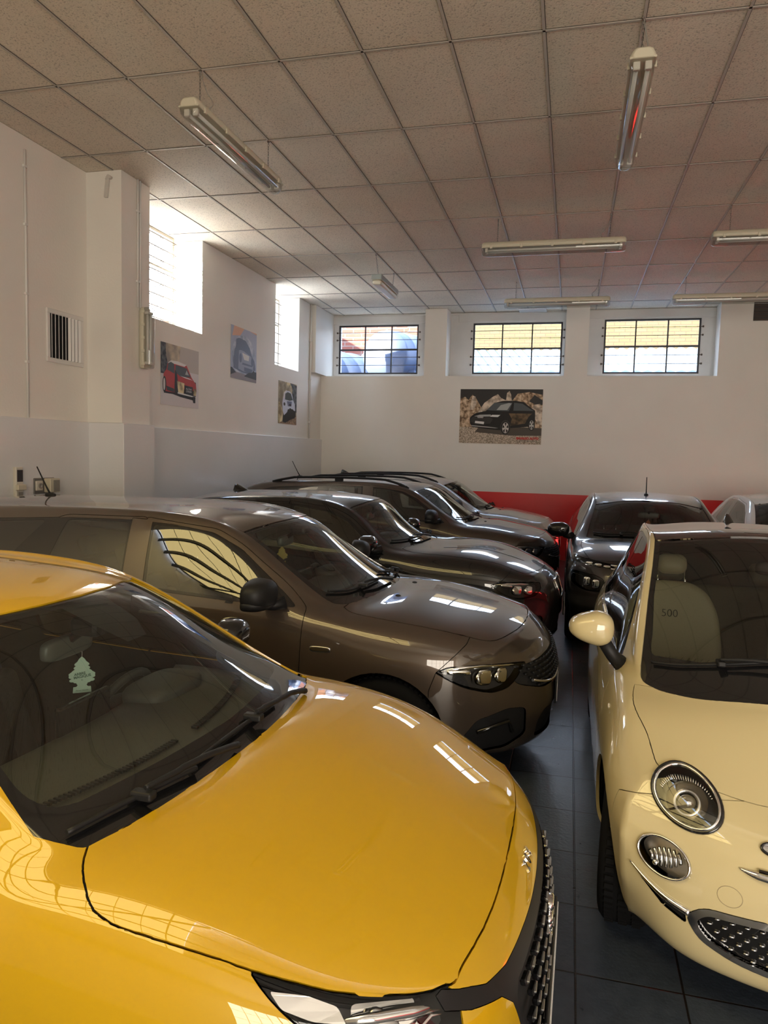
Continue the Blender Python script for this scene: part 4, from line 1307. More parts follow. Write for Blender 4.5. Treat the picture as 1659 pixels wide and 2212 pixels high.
def wiper(parent, body, pts, arm, lift=.022, sides='top', name='wiper'):
    """pts: blade line [(u, v)], arm: [(u, v)] from pivot to blade"""
    def on(u, v, h):
        p, n = body.hit('top', -u, v); return p + n * h
    t = empty(name, on(*arm[0], 0)); t.parent = parent; o = t.location
    b = MB(); q = [on(u, v, lift * .5) - o for u, v in spline(pts, 6)]
    b.tube(q, .0065, 8); q2 = [on(u, v, .004) - o for u, v in spline(pts, 6)]; b.tube(q2, .003, 6)
    b.build('blade', M_TRIM, t)
    b = MB(); hs = [.02, lift + .012, lift + .01, lift * .6]; ap = spline(arm, 5); m = len(ap)
    b.tube([on(u, v, .012 + (lift + .006) * min(1, 3 * i / m)) - o for i, (u, v) in enumerate(ap)], [.011 - .005 * i / m for i in range(m)], 8)
    e = on(*arm[-1], lift * .8) - o; b.box(e - Vector((.03, .016, .01)), e + Vector((.03, .016, .012)), .006, 2)
    b.build('arm', M_TRIM, t)
    return t

def antenna(parent, body, u, kind, length=.2, v=0., lean=None):
    p, n = body.hit('top', -u, v)
    t = empty('antenna', p); t.parent = parent
    if kind == 'fin':
        b = MB()
        prof = [(.085, 0), (.03, .028), (-.03, .058), (-.062, .066), (-.075, .05), (-.085, 0)]
        n_ = 8
        rings = []
        for (x, h) in spline(prof, 3):
            wd = .026 * (1 - .75 * h / .068)
            rings.append((x, h))
        L = [b.bm.verts.new((x, .006 + .018 * (1 - h / .07), h)) for x, h in rings]; R_ = [b.bm.verts.new((x, -.006 - .018 * (1 - h / .07), h)) for x, h in rings]
        lo = [b.bm.verts.new((x, .028, -.004)) for x, h in rings]; ro = [b.bm.verts.new((x, -.028, -.004)) for x, h in rings]
        for i in range(len(rings) - 1):
            for A, B in ((L, R_), (lo, L), (R_, ro)):
                f = b.bm.faces.new((A[i], A[i + 1], B[i + 1], B[i])); f.smooth = True
        b.build('fin', M_GLOSSB, t)
    else:
        b = MB(); b.ellipsoid((0, 0, .004), (.045, .024, .016), .9, .9); b.build('antenna_foot', M_TRIM, t)
        d = Vector(lean or (-.55, 0, 1)).normalized()
        b = MB(); b.tube([(0, 0, .008), d * length * .3, d * length], [.008, .006, .0045], 8); b.build('mast', M_TRIM, t)
    return t

def plate(parent, x, y, z, wid=.52, h=.11, rot=0., holder=True):
    t = empty('number_plate', (x, y, z)); t.parent = parent
    b = MB(); b.box((-.012, -wid / 2 - .012, -h / 2 - .012), (.0, wid / 2 + .012, h / 2 + .012), .004, 1); b.build('plate_holder', M_TRIM, t)
    b = MB(); b.box((.0, -wid / 2, -h / 2), (.004, wid / 2, h / 2), .001, 1); b.build('plate_sheet', M_PLATE, t)
    return t

def letters(parent, name, txt, size, org, x, y, mat, depth=.003, **k):
    b = MB(); add_text(b, txt, size, frame(org, x, y), depth=depth, **k)
    return b.build(name, mat, parent, fix=False)

def on_surface_bars(body, pts, size, name, mat, parent, proj='front', h=.004):
    """small raised bars laid on the body surface at the given (a, b)"""
    b = MB()
    for a, c in pts:
        p, n = body.hit(proj, a, c)
        y = Vector((0, 0, 1)); y = (y - n * y.dot(n)).normalized(); x = y.cross(n)
        M = Matrix((x, y, n)).transposed()
        b.box(p - Vector(size) / 2 + n * 0, p + Vector(size) / 2, min(size) * .25, 1, M)
    return b.build(name, mat, parent)

def assemble(root, body, plan):
    bmesh.ops.remove_doubles(body.bm, verts=body.bm.verts, dist=.0011)
    """plan: name -> dict(part, mat, gap, lip, off, split, housing)"""
    made = {}
    for name, d in plan.items():
        for sd in ((1, -1) if d.get('split') else (0,)):
          allf = body.faces(name, sd)
          halves = [allf] if d.get('split') != 'four' else [[f for f in allf if f.calc_center_median().x > -2.1], [f for f in allf if f.calc_center_median().x <= -2.1]]
          for fs in halves:
            if not fs: continue
            me = body.panel(fs, d.get('gap', 0), d.get('lip', 0), d.get('off', 0))
            o = put(d.get('part', name), me, d['mat'], root)
            made.setdefault(name, []).append(o)
            if 'housing' in d:
                hm, dep = d['housing']
                me = body.panel(fs, .001, -dep + .002, -dep)
                put('lamp_bowl' if 'light' in name or 'lamp' in name else 'recess', me, hm, o)
    return made

def lining(root, body, skip, mat=None):
    fs = [f for f in body.bm.faces if f.material_index not in {body.ids[k] for k in skip if k in body.ids}]
    me = body.panel(fs, 0, 0, -.022)
    return put('inner_lining', me, mat or M_LINING, root)

def liner(root, u, R, v0, v1, side, z):
    b = MB(); n = 24
    A = [(-u + R * math.cos(PI * i / n), R * math.sin(PI * i / n) + z) for i in range(n + 1)]
    A = [(-u + R, z - .12)] + A + [(-u - R, z - .12)]
    for i in range(len(A) - 1):
        b.quad((A[i][0], v0 * side, A[i][1]), (A[i + 1][0], v0 * side, A[i + 1][1]), (A[i + 1][0], v1 * side, A[i + 1][1]), (A[i][0], v1 * side, A[i][1]))
    b.poly([(x, v0 * side, zz) for x, zz in A])
    return b.build('wheel_arch_liner', M_TRIM, root)

def circle(u, z, R, n=40):
    return [(-u + R * math.cos(2 * PI * i / n), z + R * math.sin(2 * PI * i / n)) for i in range(n)]
# ------------------------------------------------------------------ station tables (half body, nose -> tail), base hatchback
ST_A = [
 [(.34,.60,.17),(.30,.68,.22),(.27,.71,.38),(.26,.71,.54),(.26,.70,.655),(.25,.665,.735),(.19,.565,.772),(.15,.42,.785),(.122,.22,.793),(.112,0,.796)],
 [(.48,.70,.17),(.46,.78,.22),(.45,.805,.38),(.44,.81,.55),(.43,.80,.69),(.42,.765,.785),(.39,.675,.832),(.36,.50,.862),(.335,.25,.878),(.325,0,.883)],
 [(.70,.74,.17),(.68,.83,.22),(.67,.86,.38),(.66,.868,.56),(.65,.858,.73),(.635,.812,.852),(.62,.715,.914),(.60,.52,.943),(.58,.26,.953),(.57,0,.958)],
 [(.95,.75,.17),(.95,.845,.22),(.95,.868,.38),(.95,.876,.58),(.94,.868,.77),(.92,.815,.905),(.91,.715,.963),(.87,.53,.990),(.83,.27,1.004),(.82,0,1.008)],
 [(1.17,.75,.17),(1.17,.85,.22),(1.17,.868,.38),(1.17,.876,.58),(1.16,.868,.78),(1.14,.815,.925),(1.10,.705,.985),(1.06,.645,1.000),(.97,.32,1.016),(.94,0,1.022)],
 [(1.5,.75,.17),(1.5,.85,.22),(1.5,.868,.38),(1.5,.876,.58),(1.5,.868,.79),(1.47,.825,.94),(1.43,.665,1.155),(1.375,.608,1.168),(1.27,.32,1.212),(1.235,0,1.222)],
 [(1.88,.75,.17),(1.88,.85,.22),(1.88,.868,.38),(1.88,.876,.58),(1.88,.868,.80),(1.86,.832,.955),(1.77,.605,1.318),(1.695,.556,1.330),(1.56,.30,1.378),(1.515,0,1.390)],
 [(2.15,.75,.17),(2.15,.85,.22),(2.15,.868,.38),(2.15,.876,.58),(2.15,.868,.80),(2.14,.836,.965),(2.08,.600,1.362),(2.05,.545,1.384),(1.99,.30,1.420),(1.97,0,1.428)],
 [(2.5,.75,.17),(2.5,.85,.22),(2.5,.868,.38),(2.5,.876,.58),(2.5,.868,.81),(2.5,.840,.985),(2.48,.600,1.372),(2.48,.540,1.398),(2.46,.30,1.430),(2.46,0,1.437)],
 [(2.98,.75,.17),(2.98,.85,.22),(2.98,.868,.38),(2.98,.876,.58),(2.98,.868,.82),(3.0,.836,1.02),(2.98,.582,1.335),(2.98,.52,1.366),(2.98,.29,1.396),(2.98,0,1.404)],
 [(3.4,.74,.18),(3.4,.84,.24),(3.4,.862,.40),(3.4,.872,.60),(3.4,.862,.84),(3.42,.80,1.05),(3.48,.555,1.262),(3.5,.49,1.298),(3.53,.28,1.332),(3.55,0,1.340)],
 [(3.75,.70,.26),(3.75,.78,.32),(3.76,.80,.46),(3.76,.80,.64),(3.74,.785,.84),(3.74,.72,1.02),(3.76,.60,1.08),(3.78,.48,1.11),(3.82,.27,1.13),(3.83,0,1.135)],
 [(3.88,.62,.30),(3.88,.68,.36),(3.90,.70,.48),(3.90,.70,.64),(3.89,.68,.80),(3.88,.63,.90),(3.90,.54,.93),(3.92,.42,.945),(3.95,.23,.955),(3.96,0,.957)],
]
CAP_A = [
 [(.24,.52,.165),(.15,.40,.16),(.09,.21,.155),(.08,0,.155)],
 [(.17,.575,.22),(.08,.42,.21),(.03,.22,.205),(.02,0,.205)],
 [(.125,.585,.37),(.04,.43,.365),(.004,.22,.36),(-.004,0,.36)],
 [(.115,.58,.545),(.036,.43,.545),(.006,.22,.545),(-.002,0,.545)],
 [(.13,.575,.672),(.075,.43,.688),(.043,.22,.702),(.034,0,.706)],
]

def make_yellow():
    root = tag(empty('car', (0.0, 1.985, 0), math.radians(-1.2)), 'bright yellow hatchback filling the lower left, nearest to the camera', 'car')
    P = paint('yellow_paint', (.50, .300, .004), 0., .42)
    B = Body(ST_A, CAP_A, 3, [(6, 0, 4, .25)])
    uF, uR, wz = .846, 3.386, .315
    mir = lambda m: True
    # --- cuts
    B.cut('front_bumper', 'side', U([(-.3, -.1), (.63, -.1), (.63, .58), (.50, .70), (.42, .78), (.42, 1.1), (-.3, 1.1)]), both=True, face=None)
    B.cut('front_door', 'side', U(rounded([(1.235, .30), (1.17, .60), (1.165, .93), (1.30, 1.055), (1.60, 1.255), (1.80, 1.352), (2.40, 1.385), (2.42, .98), (2.40, .30)], [.05, .1, .02, .1, .1, .05, .02, .02, .05])), both=True, face=.1)
    B.cut('rear_door', 'side', U(rounded([(2.40, .30), (2.42, .98), (2.40, 1.385), (2.95, 1.345), (3.28, 1.23), (3.34, 1.03), (3.10, .80), (3.0, .55), (2.98, .30)], [.05, .02, .02, .1, .1, .08, .2, .1, .05])), both=True, face=.1)
    B.cut('window_seal', 'side', U(rounded([(1.245, .958), (1.42, 1.105), (1.62, 1.235), (1.80, 1.318), (2.1, 1.352), (2.5, 1.360), (2.9, 1.325), (3.12, 1.262), (3.28, 1.10), (3.0, 1.032), (2.4, .985), (1.8, .962)], .03)), both=True, face=.05)
    B.cut('side_window', 'side', U(rounded([(1.39, .975), (1.46, 1.10), (1.64, 1.225), (1.81, 1.302), (2.1, 1.336), (2.33, 1.344), (2.36, .998), (1.8, .978)], .02)), both=True, face=.05)
    B.cut('rear_side_window', 'side', U(rounded([(2.47, 1.005), (2.45, 1.345), (2.88, 1.312), (3.06, 1.262), (3.18, 1.10), (3.0, 1.048)], .02)), both=True, face=.05)
    B.cut('windshield_border', 'top', sym(spline([(.868, 0), (.875, .12), (.898, .337), (.934, .52), (.962, .605), (.988, .656), (1.037, .672), (1.101, .690)], 5) + spline([(1.235, .646), (1.42, .610), (1.58, .580), (1.712, .557)], 4) + spline([(1.67, .50), (1.60, .35), (1.535, .18), (1.515, 0)], 5)), cond=lambda m: m.z > .9, face=.03)
    B.cut('windshield', 'top', sym(spline([(.978, 0), (.988, .15), (1.016, .33), (1.068, .52), (1.093, .582), (1.125, .618), (1.188, .630), (1.265, .612)], 5) + spline([(1.42, .580), (1.58, .548), (1.68, .528)], 4) + spline([(1.64, .47), (1.575, .33), (1.52, .18), (1.50, 0)], 5)), cond=lambda m: m.z > .9, face=.03)
    B.cut('roof', 'top', sym(spline([(1.515, 0), (1.535, .18), (1.60, .35), (1.67, .50), (1.712, .557)], 5) + [(1.9, .563), (2.5, .558), (3.0, .535), (3.42, .50)] + spline([(3.50, .45), (3.56, .25), (3.58, 0)], 4)), cond=lambda m: m.z > 1.2, face=.1)
    # lamps and grille
    B.cut('headlight', 'side', U([(.60, .95), (.535, .858), (.439, .789), (.36, .727), (.28, .665), (.21, .645), (.172, .66), (.150, .70), (.160, .735), (.184, .764), (.20, .95)]), cond=lambda m: abs(m.y) > .485 and m.x < -.05, face=None, both=True)
    B.cut('grille_frame', 'front', symf([(0, .716), (.24, .717), (.387, .716), (.477, .726), (.545, .752), (.590, .775), (.590, .735), (.545, .715), (.455, .690), (.425, .660), (.37, .30), (.33, .255), (0, .25)]), cond=lambda m: m.x > -.2, face=None)
    B.cut('grille', 'front', symf([(0, .680), (.24, .680), (.37, .675), (.405, .652), (.405, .62), (.345, .31), (.31, .285), (0, .28)]), cond=lambda m: m.x > -.2, face=None)
    HOOD_REAR = [(.968, .601), (.940, .52), (.905, .337), (.882, .12), (.876, 0)]
    B.cut('hood', 'top', sym(spline([(.115, 0), (.116, .09), (.122, .24), (.141, .39), (.166, .497), (.182, .554), (.242, .612), (.324, .668), (.405, .714), (.524, .755), (.643, .776), (.77, .788), (.832, .789), (.884, .778), (.922, .750), (.964, .705), (.990, .654)], 4) + spline(HOOD_REAR, 5)), cond=lambda m: m.z > .70, face=.02)
    for u in (uF, uR):
        B.cut('void', 'side', circle(u, wz, .352), cond=lambda m: abs(m.y) > .5, face=None, both=True)
    g = dict(gap=.0019, lip=.014)
    assemble(root, B, {
        'body': dict(part='body_shell', mat=P, **g), 'hood': dict(part='hood', mat=P, gap=.0032, lip=.016), 'roof': dict(part='roof', mat=P, gap=.001, lip=.008),
        'front_bumper': dict(part='front_bumper', mat=P, **g), 'front_door': dict(part='front_door', mat=P, split=True, **g), 'rear_door': dict(part='rear_door', mat=P, split=True, **g),
        'window_seal': dict(part='window_seal', mat=M_GLOSSB, split=True, off=-.001), 'side_window': dict(part='side_window', mat=M_SG, split=True, off=-.002), 'rear_side_window': dict(part='rear_side_window', mat=M_SGD, split=True, off=-.002),
        'windshield_border': dict(part='windshield_border', mat=M_GLOSSB, off=-.005), 'windshield': dict(part='windshield', mat=M_WS, off=-.005),
        'headlight': dict(part='headlight', mat=M_LENS, split=True, off=-.001, gap=.002, housing=(M_LAMPD, .075)),
        'grille_frame': dict(part='grille_frame', mat=M_TRIM, lip=.02), 'grille': dict(part='grille', mat=M_BLACK, off=-.025, lip=-.024)})
    lining(root, B, ('void', 'windshield', 'side_window', 'rear_side_window', 'headlight', 'grille'))
    for sd in (1, -1):
        for u in (uF, uR):
            wheel(root, u, .745, sd, .315, .205, .20, 'plain', 5); liner(root, u, .36, .5, .74, sd, wz)
    # grille: rows of staggered bright-edged bars
    pts = []
    for r in range(9):
        w = .655 - r * .042; n = 13
        for i in range(-n, n + 1):
            v = (i + (.5 if r % 2 else 0)) * .056
            lim = .385 - max(0, (.62 - w)) * .17
            if abs(v) < lim - .03 and (abs(v) > .07 or w > .57 or w < .40): pts.append((v, w))
    on_surface_bars(B, pts, (.042, .016, .018), 'grille_slat', M_GLOSSB, root)
    b = MB()
    for a, c in pts:
        p, n = B.hit('front', a, c); b.box(p + Vector((.004, -.019, .003)), p + Vector((.0105, .019, .0075)), .001, 1)
    b.build('accent_slat', M_STEEL, root)
    # lion emblem stands as a plain shield of chrome ribs
    p, n = B.hit('front', 0, .60)
    b = MB()
    for (a, c, rx, rz) in ((0, .045, .034, .016), (-.012, .018, .042, .014), (.006, -.012, .036, .016), (-.014, -.040, .026, .014), (.016, -.046, .018, .012)):
        b.ellipsoid(p + Vector((.004, a, c)), (.012, rx, rz), .7, .7, 16, 8)
    b.build('emblem', M_CHROME, root)
    plate(root, .016, 0, .435)
    b = MB(); b.box((-.02, -.05, .41), (.004, .05, .46)); b.build('plate_bracket', M_TRIM, root)
    # 208 letters on the nose
    p, n = B.hit('front', 0.005, .752)
    letters(root, 'badge', '208', .042, p + n * .001, (0, 1, 0), (-n.z, 0, n.x), M_CHROME, depth=.0025, spacing=1.75, bold=.0012)
    # lamp internals
    for sd in (1, -1):
        t = empty('lamp_cluster', (0, 0, 0)); t.parent = root
        def patch(name, pts, off, mat):
            q = [B.hit('side', -u, w, sd) for u, w in rounded(pts, .008, 3)]
            b = MB(); b.prism([p - n * off for p, n in q], -q[0][1] * .004); b.build(name, mat, t)
        patch('lamp_blade', [(.497, .838), (.43, .822), (.372, .797), (.350, .768), (.41, .786), (.468, .812)], .010, M_REFL)
        patch('lamp_blade', [(.440, .782), (.40, .770), (.352, .742), (.330, .710), (.375, .735)], .012, M_REFL)
        patch('lamp_bowl_plate', [(.345, .795), (.235, .772), (.215, .715), (.27, .688), (.33, .735)], .030, M_REFL)
        p, n = B.hit('side', -.285, .748, sd); x = Vector((1, 0, -.42)); x = (x - n * x.dot(n)).normalized(); M = Matrix((x, n, x.cross(n))).transposed()
        b = MB(); b.ellipsoid(p - n * .022, (.040, .012, .026), .7, .7, 20, 10, M); b.build('lamp_reflector', M_ALU, t)
        b = MB(); q = [B.hit('side', -u, w, sd) for u, w in ((.30, .70), (.235, .712), (.205, .735), (.175, .728))]
        b.tube([p - n * .010 for p, n in q], [.002, .004, .004, .002], 6); b.build('lamp_trim', M_CHROME, t)
        b = MB()
        for (u, w) in ((.225, .70),):
            p, n = B.hit('side', -u, w, sd); b.lathe([(-.05, .001), (-.05, .032), (.0, .034), (.004, .028), (-.01, .02), (-.012, .001)], p - n * .035, n, 20)
        b.build('lamp_projector', M_REFL, t)
        b = MB(); q = [B.hit('side', -u, w, sd) for u, w in ((.36, .775), (.30, .765), (.24, .755), (.19, .742))]
        b.tube([p - n * .018 for p, n in q], [.006, .013, .014, .012, .006], 8); b.build('light_guide', M_REFL, t)
    # mirrors, wipers, cabin
    for sd in (1, -1):
        side_mirror(root, -1.47, .955, 1.035, sd, (.085, .235, .15), M_GLOSSB, (-1.42, .80 * sd, .985))
    wiper(root, B, [(1.045, -.655), (.995, -.50), (.955, -.37), (.932, -.29)], [(.895, -.12), (.915, -.25), (.955, -.40), (.975, -.47)])
    wiper(root, B, [(.947, -.285), (.938, -.10), (.935, .08), (.940, .25)], [(.900, .42), (.905, .30), (.922, .15), (.933, .05)])
    interior(root, dict(dash=principled('dashboard_grey', (.085, .084, .076), .55), cowl=1.02, belt=.965, half=.70, sy=.36, seat=2.05, tail=4.0, mir=(1.57, 1.214)), 1)
    # the black cloth patch with sensor behind the mirror
    p, n = B.hit('top', -1.52, 0)
    b = MB(); q = [B.hit('top', -u, v) for u, v in ((1.535, -.11), (1.535, .11), (1.36, .085), (1.30, .05), (1.30, -.05), (1.36, -.085))]
    b.poly([p - n * .012 for p, n in q]); b.build('sensor_patch', M_BLACK, root)
    return root, B
YEL_ROOT, YEL_B = make_yellow()

def freshener(loc, rz, h, col, label, words=True):
    t = tag(empty('air_freshener', loc, rz), label, 'air freshener')
    half = [(85, 720), (130, 800), (220, 880), (215, 925), (170, 935), (245, 1000), (235, 1030), (205, 1050), (290, 1110), (300, 1130), (390, 1190), (395, 1220), (380, 1250), (395, 1290), (370, 1330), (300, 1345), (375, 1390), (370, 1430), (330, 1455), (260, 1460), (230, 1490), (165, 1500), (160, 1530), (130, 1560), (150, 1600), (180, 1620), (260, 1625), (275, 1800), (265, 1815)]
    k = h / 1180
    pts = [(0, 640)] + half; pts = [(x, y) for x, y in pts] + [(-x, y) for x, y in reversed(half)]
    b = MB(); b.prism([(x * k, -.001, (640 - y) * k) for x, y in pts], (0, .002, 0)); b.build('card', principled('card_' + label.split()[0], col, .7), t)
    b = MB(); b.tube([(0, 0, -60 * k), (.001, 0, 100 * k), (0, 0, 250 * k)], .0009, 5); b.build('string', principled('white_string', (.7, .7, .68), .8), t)
    if words:
        ink = principled('green_ink', (.03, .10, .07), .6)
        b = MB(); R = Matrix.Rotation(math.radians(9), 4, 'Y')
        F = lambda x, z: frame((x * k, -.0016, z * k), (1, 0, .14), (-.14, 0, 1))
        add_text(b, 'ARBRE', 115 * k, F(-60, -560), bold=.0004); add_text(b, 'MAGIQUE', 115 * k, F(10, -650), bold=.0004); add_text(b, '®', 80 * k, F(5, -765)); add_text(b, 'Menta Glaciale', 62 * k, frame((0, -.0016, -1095 * k), (1, 0, .03), (-.03, 0, 1)))
        b.build('lettering', ink, t, fix=False)
    return t
freshener((-1.565, 2.085, 1.160), .62, .125, (.50, .66, .55), 'mint green tree-shaped air freshener hanging behind the yellow windscreen')
# ------------------------------------------------------------------ the other hatchbacks share the base table, re-proportioned
def ip(t, x):
    return float(np.interp(x, [p[0] for p in t], [p[1] for p in t]))

def remap(st, cap, um, vs, wlow, hood, belt, top):
    """um: u->u, vs: width factor, wlow: height factor of the flanks, hood/belt/top: height offsets over the base u"""
    out = []
    for i, s in enumerate(st):
        row = []
        for j, (u, v, w) in enumerate(s):
            nu = ip(um, u)
            if j <= 3: nw = w * wlow
            elif j == 4: nw = w * wlow + .5 * ip(belt if i >= 4 else hood, u)
            elif j == 5: nw = w + ip(belt if i >= 4 else hood, u)
            else: nw = w + ip(top if i >= 4 else hood, u)
            nv = v * vs
            if j == 6 and i >= 5: nv += .030 * vs
            row.append((nu, nv, nw))
        out.append(row)
    oc = []
    for l, s in enumerate(cap):
        oc.append([(ip(um, u), v * vs, w * wlow + (ip(hood, 0) * (.9 if l == 4 else .45 if l == 3 else 0))) for u, v, w in s])
    return out, oc

def make_hatch(sp):
    root = tag(empty('car', sp['loc'], sp['rz']), sp['label'], 'car', sp.get('group'))
    P = sp['paint']
    st, cap = remap(ST_A, CAP_A, sp['um'], sp['vs'], sp['wlow'], sp['hood_dw'], sp['belt_dw'], sp['top_dw'])
    if 'edit' in sp: sp['edit'](st, cap)
    B = Body(st, cap, sp.get('level', 3), sp.get('crease', [(6, 0, 4, .25)]))
    uF, uR, R = sp['uF'], sp['uR'], sp['R']
    up = lambda zz: (lambda m: m.z > zz)
    B.cut('front_bumper', 'side', U(sp['bumper']), both=True, face=None)
    B.cut('front_door', 'side', U(sp['fdoor']), both=True, face=.1)
    B.cut('rear_door', 'side', U(sp['rdoor']), both=True, face=.1)
    B.cut('window_seal', 'side', U(sp['seal']), both=True, face=.04)
    for k, q in enumerate(sp['windows']):
        B.cut('side_window' if k == 0 else 'rear_side_window' if k == 1 else 'quarter_window', 'side', U(q), both=True, face=.04)
    if 'bpillar' in sp: B.cut('front_door', 'side', U(sp['bpillar']), both=True, face=.04)
    B.cut('windshield_border', 'top', sym(sp['ws_out']), cond=up(.88), face=.04)
    B.cut('windshield', 'top', sym(sp['ws_in']), cond=up(.88), face=.04)
    B.cut('roof', 'top', sym(sp['roof']), cond=up(1.2), face=.1)
    for (nm, q) in sp.get('side_cuts', []):
        B.cut(nm, 'side', U(q), cond=lambda m: abs(m.y) > .36, face=None, both=True)
    for (nm, q, both) in sp.get('front_cuts', []):
        if both: B.cut(nm, 'front', q, cond=lambda m: m.x > -.75, face=.03, both=True)
        else: B.cut(nm, 'front', symf(q), cond=lambda m: m.x > -.45, face=None)
    for (nm, q) in sp.get('side_cuts2', []):
        B.cut(nm, 'side', U(q), cond=lambda m: abs(m.y) > .30, face=None, both=True)
    B.cut('hood', 'top', sym(sp['hood']), cond=up(sp.get('hood_z', .66)), face=.02)
    for u in (uF, uR):
        if sp.get('arch_trim'):
            B.cut('arch_trim', 'side', circle(u, R, R + .085), cond=lambda m: abs(m.y) > .5 and m.z < .75, face=.05, both=True)
        B.cut('void', 'side', circle(u, R, R + .038), cond=lambda m: abs(m.y) > .5, face=None, both=True)
    g = dict(gap=.002, lip=.014)
    plan = {'body': dict(part='body_shell', mat=P, **g), 'hood': dict(part='hood', mat=P, gap=.0042, lip=.016), 'roof': dict(part='roof', mat=sp.get('roof_mat', P), gap=.0025, lip=.01),
        'front_bumper': dict(part='front_bumper', mat=P, **g), 'front_door': dict(part='front_door', mat=P, split=True, **g), 'rear_door': dict(part='rear_door', mat=P, split=True, **g),
        'arch_trim': dict(part='arch_trim', mat=sp.get('arch_trim') or M_TRIM, split='four', off=.004, lip=.012),
        'window_seal': dict(part='window_seal', mat=M_GLOSSB, split=True, off=-.001), 'side_window': dict(part='side_window', mat=M_SG, split=True, off=-.002),
        'rear_side_window': dict(part='rear_side_window', mat=M_SG, split=True, off=-.002), 'quarter_window': dict(part='quarter_window', mat=M_SGD, split=True, off=-.002),
        'windshield_border': dict(part='windshield_border', mat=M_GLOSSB, off=-.005), 'windshield': dict(part='windshield', mat=sp.get('ws_mat', M_WS), off=-.005),
        'headlight': dict(part='headlight', mat=M_LENS, split=True, off=-.001, gap=.004, housing=(M_LAMPD, .06)),
        'lower_lamp': dict(part='fog_lamp', mat=M_LENS, split=True, off=-.001, gap=.004, housing=(M_LAMPD, .05)),
        'grille': dict(part='grille', mat=M_BLACK, off=-.02, lip=-.019), 'intake': dict(part='lower_intake', mat=M_TRIM, off=-.02, lip=-.019),
        'fog_housing': dict(part='fog_housing', mat=M_TRIM, split=True, off=-.016, lip=-.015), 'dark_band': dict(part='nose_band', mat=M_GLOSSB, off=.001)}
    assemble(root, B, plan)
    lining(root, B, ('void', 'windshield', 'side_window', 'rear_side_window', 'quarter_window', 'headlight', 'grille', 'lower_lamp', 'intake', 'fog_housing'))
    tv = sp['track']
    for sd in (1, -1):
        for u in (uF, uR):
            wheel(root, u, tv, sd, R, R - .11, .205, sp.get('wheel', 'twin'), 5, sp.get('wheel_mat')); liner(root, u, R + .046, .5, .74, sd, R)
        m = sp['mirror']
        side_mirror(root, -m['u'], m['v'], m['w'], sd, m['size'], m['mat'], (-m['bu'], m['bv'] * sd, m['bw']), low=m.get('low'), low_mat=m.get('low_mat'))
    for wp in sp.get('wipers', []): wiper(root, B, wp[0], wp[1])
    interior(root, sp['cabin'], sp.get('driver', 1))
    if 'antenna' in sp: antenna(root, B, *sp['antenna'])
    if 'extra' in sp: sp['extra'](root, B, P)
    return root, B

def lamp_inside(root, B, bowls, projs, guide):
    for sd in (1, -1):
        t = empty('lamp_cluster', (0, 0, 0)); t.parent = root
        b = MB()
        for (u, w, ru, rz, d) in bowls:
            p, n = B.hit('side', -u, w, sd); x = Vector((1, 0, 0)); x = (x - n * x.dot(n)).normalized(); M = Matrix((x, n, x.cross(n))).transposed()
            b.ellipsoid(p - n * d, (ru, .014, rz), .6, .6, 20, 10, M)
        if bowls: b.build('lamp_reflector', M_REFL, t)
        b = MB()
        for (u, w, r, d) in projs:
            p, n = B.hit('side', -u, w, sd); n = (n + Vector((1.2, 0, 0))).normalized()
            b.lathe([(-.04, .001), (-.04, r), (.0, r * 1.06), (.004, r * .86), (-.008, r * .6), (-.010, .001)], p - n * d, n, 20)
        if projs: b.build('lamp_projector', M_REFL, t)
        if guide:
            b = MB(); q = [B.hit('side', -u, w, sd) for u, w in guide]; k = len(q)
            b.tube([p - n * .012 for p, n in q], [.006, .017] + [.011] * (k - 3) + [.005], 8); b.build('light_guide', M_REFL, t)

def mesh_bars(root, B, pts, size, name='grille_slat', mat=None):
    return on_surface_bars(B, pts, size, name, mat or M_TRIM, root)

